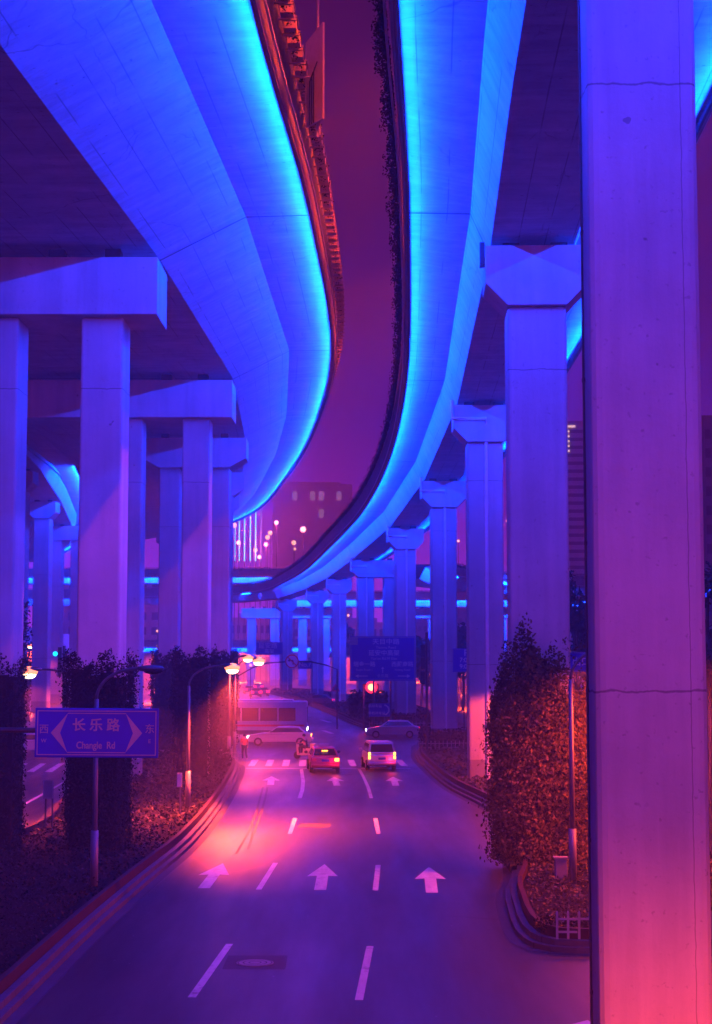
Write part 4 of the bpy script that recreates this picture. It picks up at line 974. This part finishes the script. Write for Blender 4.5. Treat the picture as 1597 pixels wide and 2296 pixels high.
def hedge(label, c, sx, sy, h, n, size, mat='shrub_leaf'):
    P = np.array([(c[0] + random.uniform(-sx, sx), c[1] + random.uniform(-sy, sy), .3 + h * (random.random() ** .5) * (.75 + .25 * math.sin(random.random() * 6))) for _ in range(n)]); U, V = rand_axes(n, size)
    tag(quads('hedge', P, U, V, mat), label, 'hedge')
hedge('low dark hedge round the foot of the pier behind the picket fence', (6.6, 119), 1.9, 5, 1.1, 3500, .10)
hedge('hedge at the foot of the pier behind the blue sign', (4.6, 152), 2.4, 5, 1.1, 2500, .12)
hedge('dark hedge block left of the red signal', (1.3, 175), 2.0, 12, 2.6, 3500, .18)
hedge('dark hedge edging the near grass bed', (6.2, 39.3), 1.9, .22, .4, 2600, .035)
hedge('dark shrub mass on the left bed behind the ivied column', (-10, 96), 2.3, 4, 1.0, 3500, .10)

# ------------------------------------------------------------------ buildings
def building(label, x0, x1, Y, z1, dep, mat, win=None, name='building', nx=8, nz=16, lit=(), bands=False, litmat='window_warm', dark=True):
    t = thing(name, label, 'building', ((x0 + x1) / 2, Y, 0)); w = x1 - x0
    MB().box((0, dep / 2, z1 / 2), (w, dep, z1)).build('wall', mat, t); MB().box((0, dep / 2, z1 + .6), (w * .7, dep * .7, 1.2)).build('roof', mat, t)
    dz = (z1 - 4) / nz; dx = w / nx
    if bands:
        for k in range(nz):
            MB().box((0, -.04, 3 + dz * (k + .5)), (w * .94, .1, dz * .42)).build('window_band', 'window_dark', t)
    else:
        for i in range(nx):
            for k in range(nz):
                if len(t.children) > 95: break
                l = (i, k) in lit
                if l or dark: MB().box((-w / 2 + dx * (i + .5), -.04, 3 + dz * (k + .5)), (dx * .55, .1, dz * .5)).build('window', litmat if l else 'window_dark', t)
    return t, w, dz
x = lambda px, Y: at(px, 1465, Y).x
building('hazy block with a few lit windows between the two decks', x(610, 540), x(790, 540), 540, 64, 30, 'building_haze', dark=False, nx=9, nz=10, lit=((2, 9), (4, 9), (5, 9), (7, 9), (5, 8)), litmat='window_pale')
t, w, dz = building('striped tower with bright bars right of the ivy pier', x(1255, 420), x(1330, 420), 420, at(1280, 950, 420).z, 20, 'building_pale', bands=True, nz=30)
for k in range(6):
    z = at(1285, 956 + k * 11, 419.8).z; a = x(1273, 419.8) - t.location.x; c = x(1296 if k == 0 else 1283, 419.8) - t.location.x
    MB().box(((a + c) / 2, -.3, z), (c - a, .2, .5)).build('light_bar', 'window_bar', t)
building('dark blue block with two lit windows at the right edge', x(1563, 300), x(1720, 300), 300, at(1590, 940, 300).z, 20, 'building_far', nx=7, nz=13, lit=((0, 11), (0, 9)))
building('bluish block behind the picket fence pier', x(935, 480), x(1000, 480), 480, at(960, 1366, 480).z, 20, 'building_far', nx=5, nz=5)
building('bluish block behind the pipe pier', x(1010, 460), x(1100, 460), 460, at(1060, 1372, 460).z, 20, 'building_far', nx=6, nz=5)
building('pale pilastered building behind the low crossing deck', x(515, 420), x(620, 420), 420, at(560, 1385, 420).z, 20, 'building_pale', nx=8, nz=3)
building('low pale building right of the no left turn sign', x(655, 440), x(880, 440), 440, at(700, 1395, 440).z, 20, 'building_pale', nx=14, nz=3)
for k, px in enumerate((525, 535, 547, 560, 572, 584)):
    labs = ['leftmost vertical cyan light line beside the left columns', 'second vertical cyan light line from the left columns', 'third vertical cyan light line', 'fourth vertical cyan light line', 'tallest bright vertical cyan light line', 'faint violet light line right of the cyan ones']
    zt_ = at(px, 1090, 400).z; zb = at(px, 1258, 400).z; t = thing('light_mast', labs[k], 'light column', (x(px, 400), 400, 0), 0, 'vertical light lines over the crossing deck')
    MB().box((0, 0, (zt_ + zb) / 2), (.28 if k < 5 else .14, .2, zt_ - zb)).build('light_line', 'led_line' if k < 5 else 'led_line_pale', t)
    MB().box((0, .22, zt_ / 2), (.14, .12, zt_)).build('mast', 'lamp_pole_grey', t)
for px0, px1, Y, py, lab in ((120, 360, 430, 1290, 'distant pale block in the left gaps'), (-40, 120, 330, 1420, 'low block behind the left road')):
    building(lab, x(px0, Y), x(px1, Y), Y, at(200, py, Y).z, 20, 'building_pale', nx=9, nz=6)

# ------------------------------------------------------------------ haze
hz = MB(); hz.box((0, 425, 54), (920, 990, 112)); 
m = bpy.data.materials.new('haze'); m.use_nodes = True; n = m.node_tree; n.nodes.clear()
o_ = n.nodes.new('ShaderNodeOutputMaterial'); v_ = n.nodes.new('ShaderNodeVolumePrincipled'); v_.inputs['Density'].default_value = .0015
v_.inputs['Color'].default_value = (.95, .92, .98, 1); v_.inputs['Anisotropy'].default_value = .3; n.links.new(v_.outputs[0], o_.inputs['Volume']); MATS['haze'] = m
tag(hz.build('haze', 'haze'), 'thin night haze filling the street', 'haze', kind='stuff')
print('led lights', led_n)
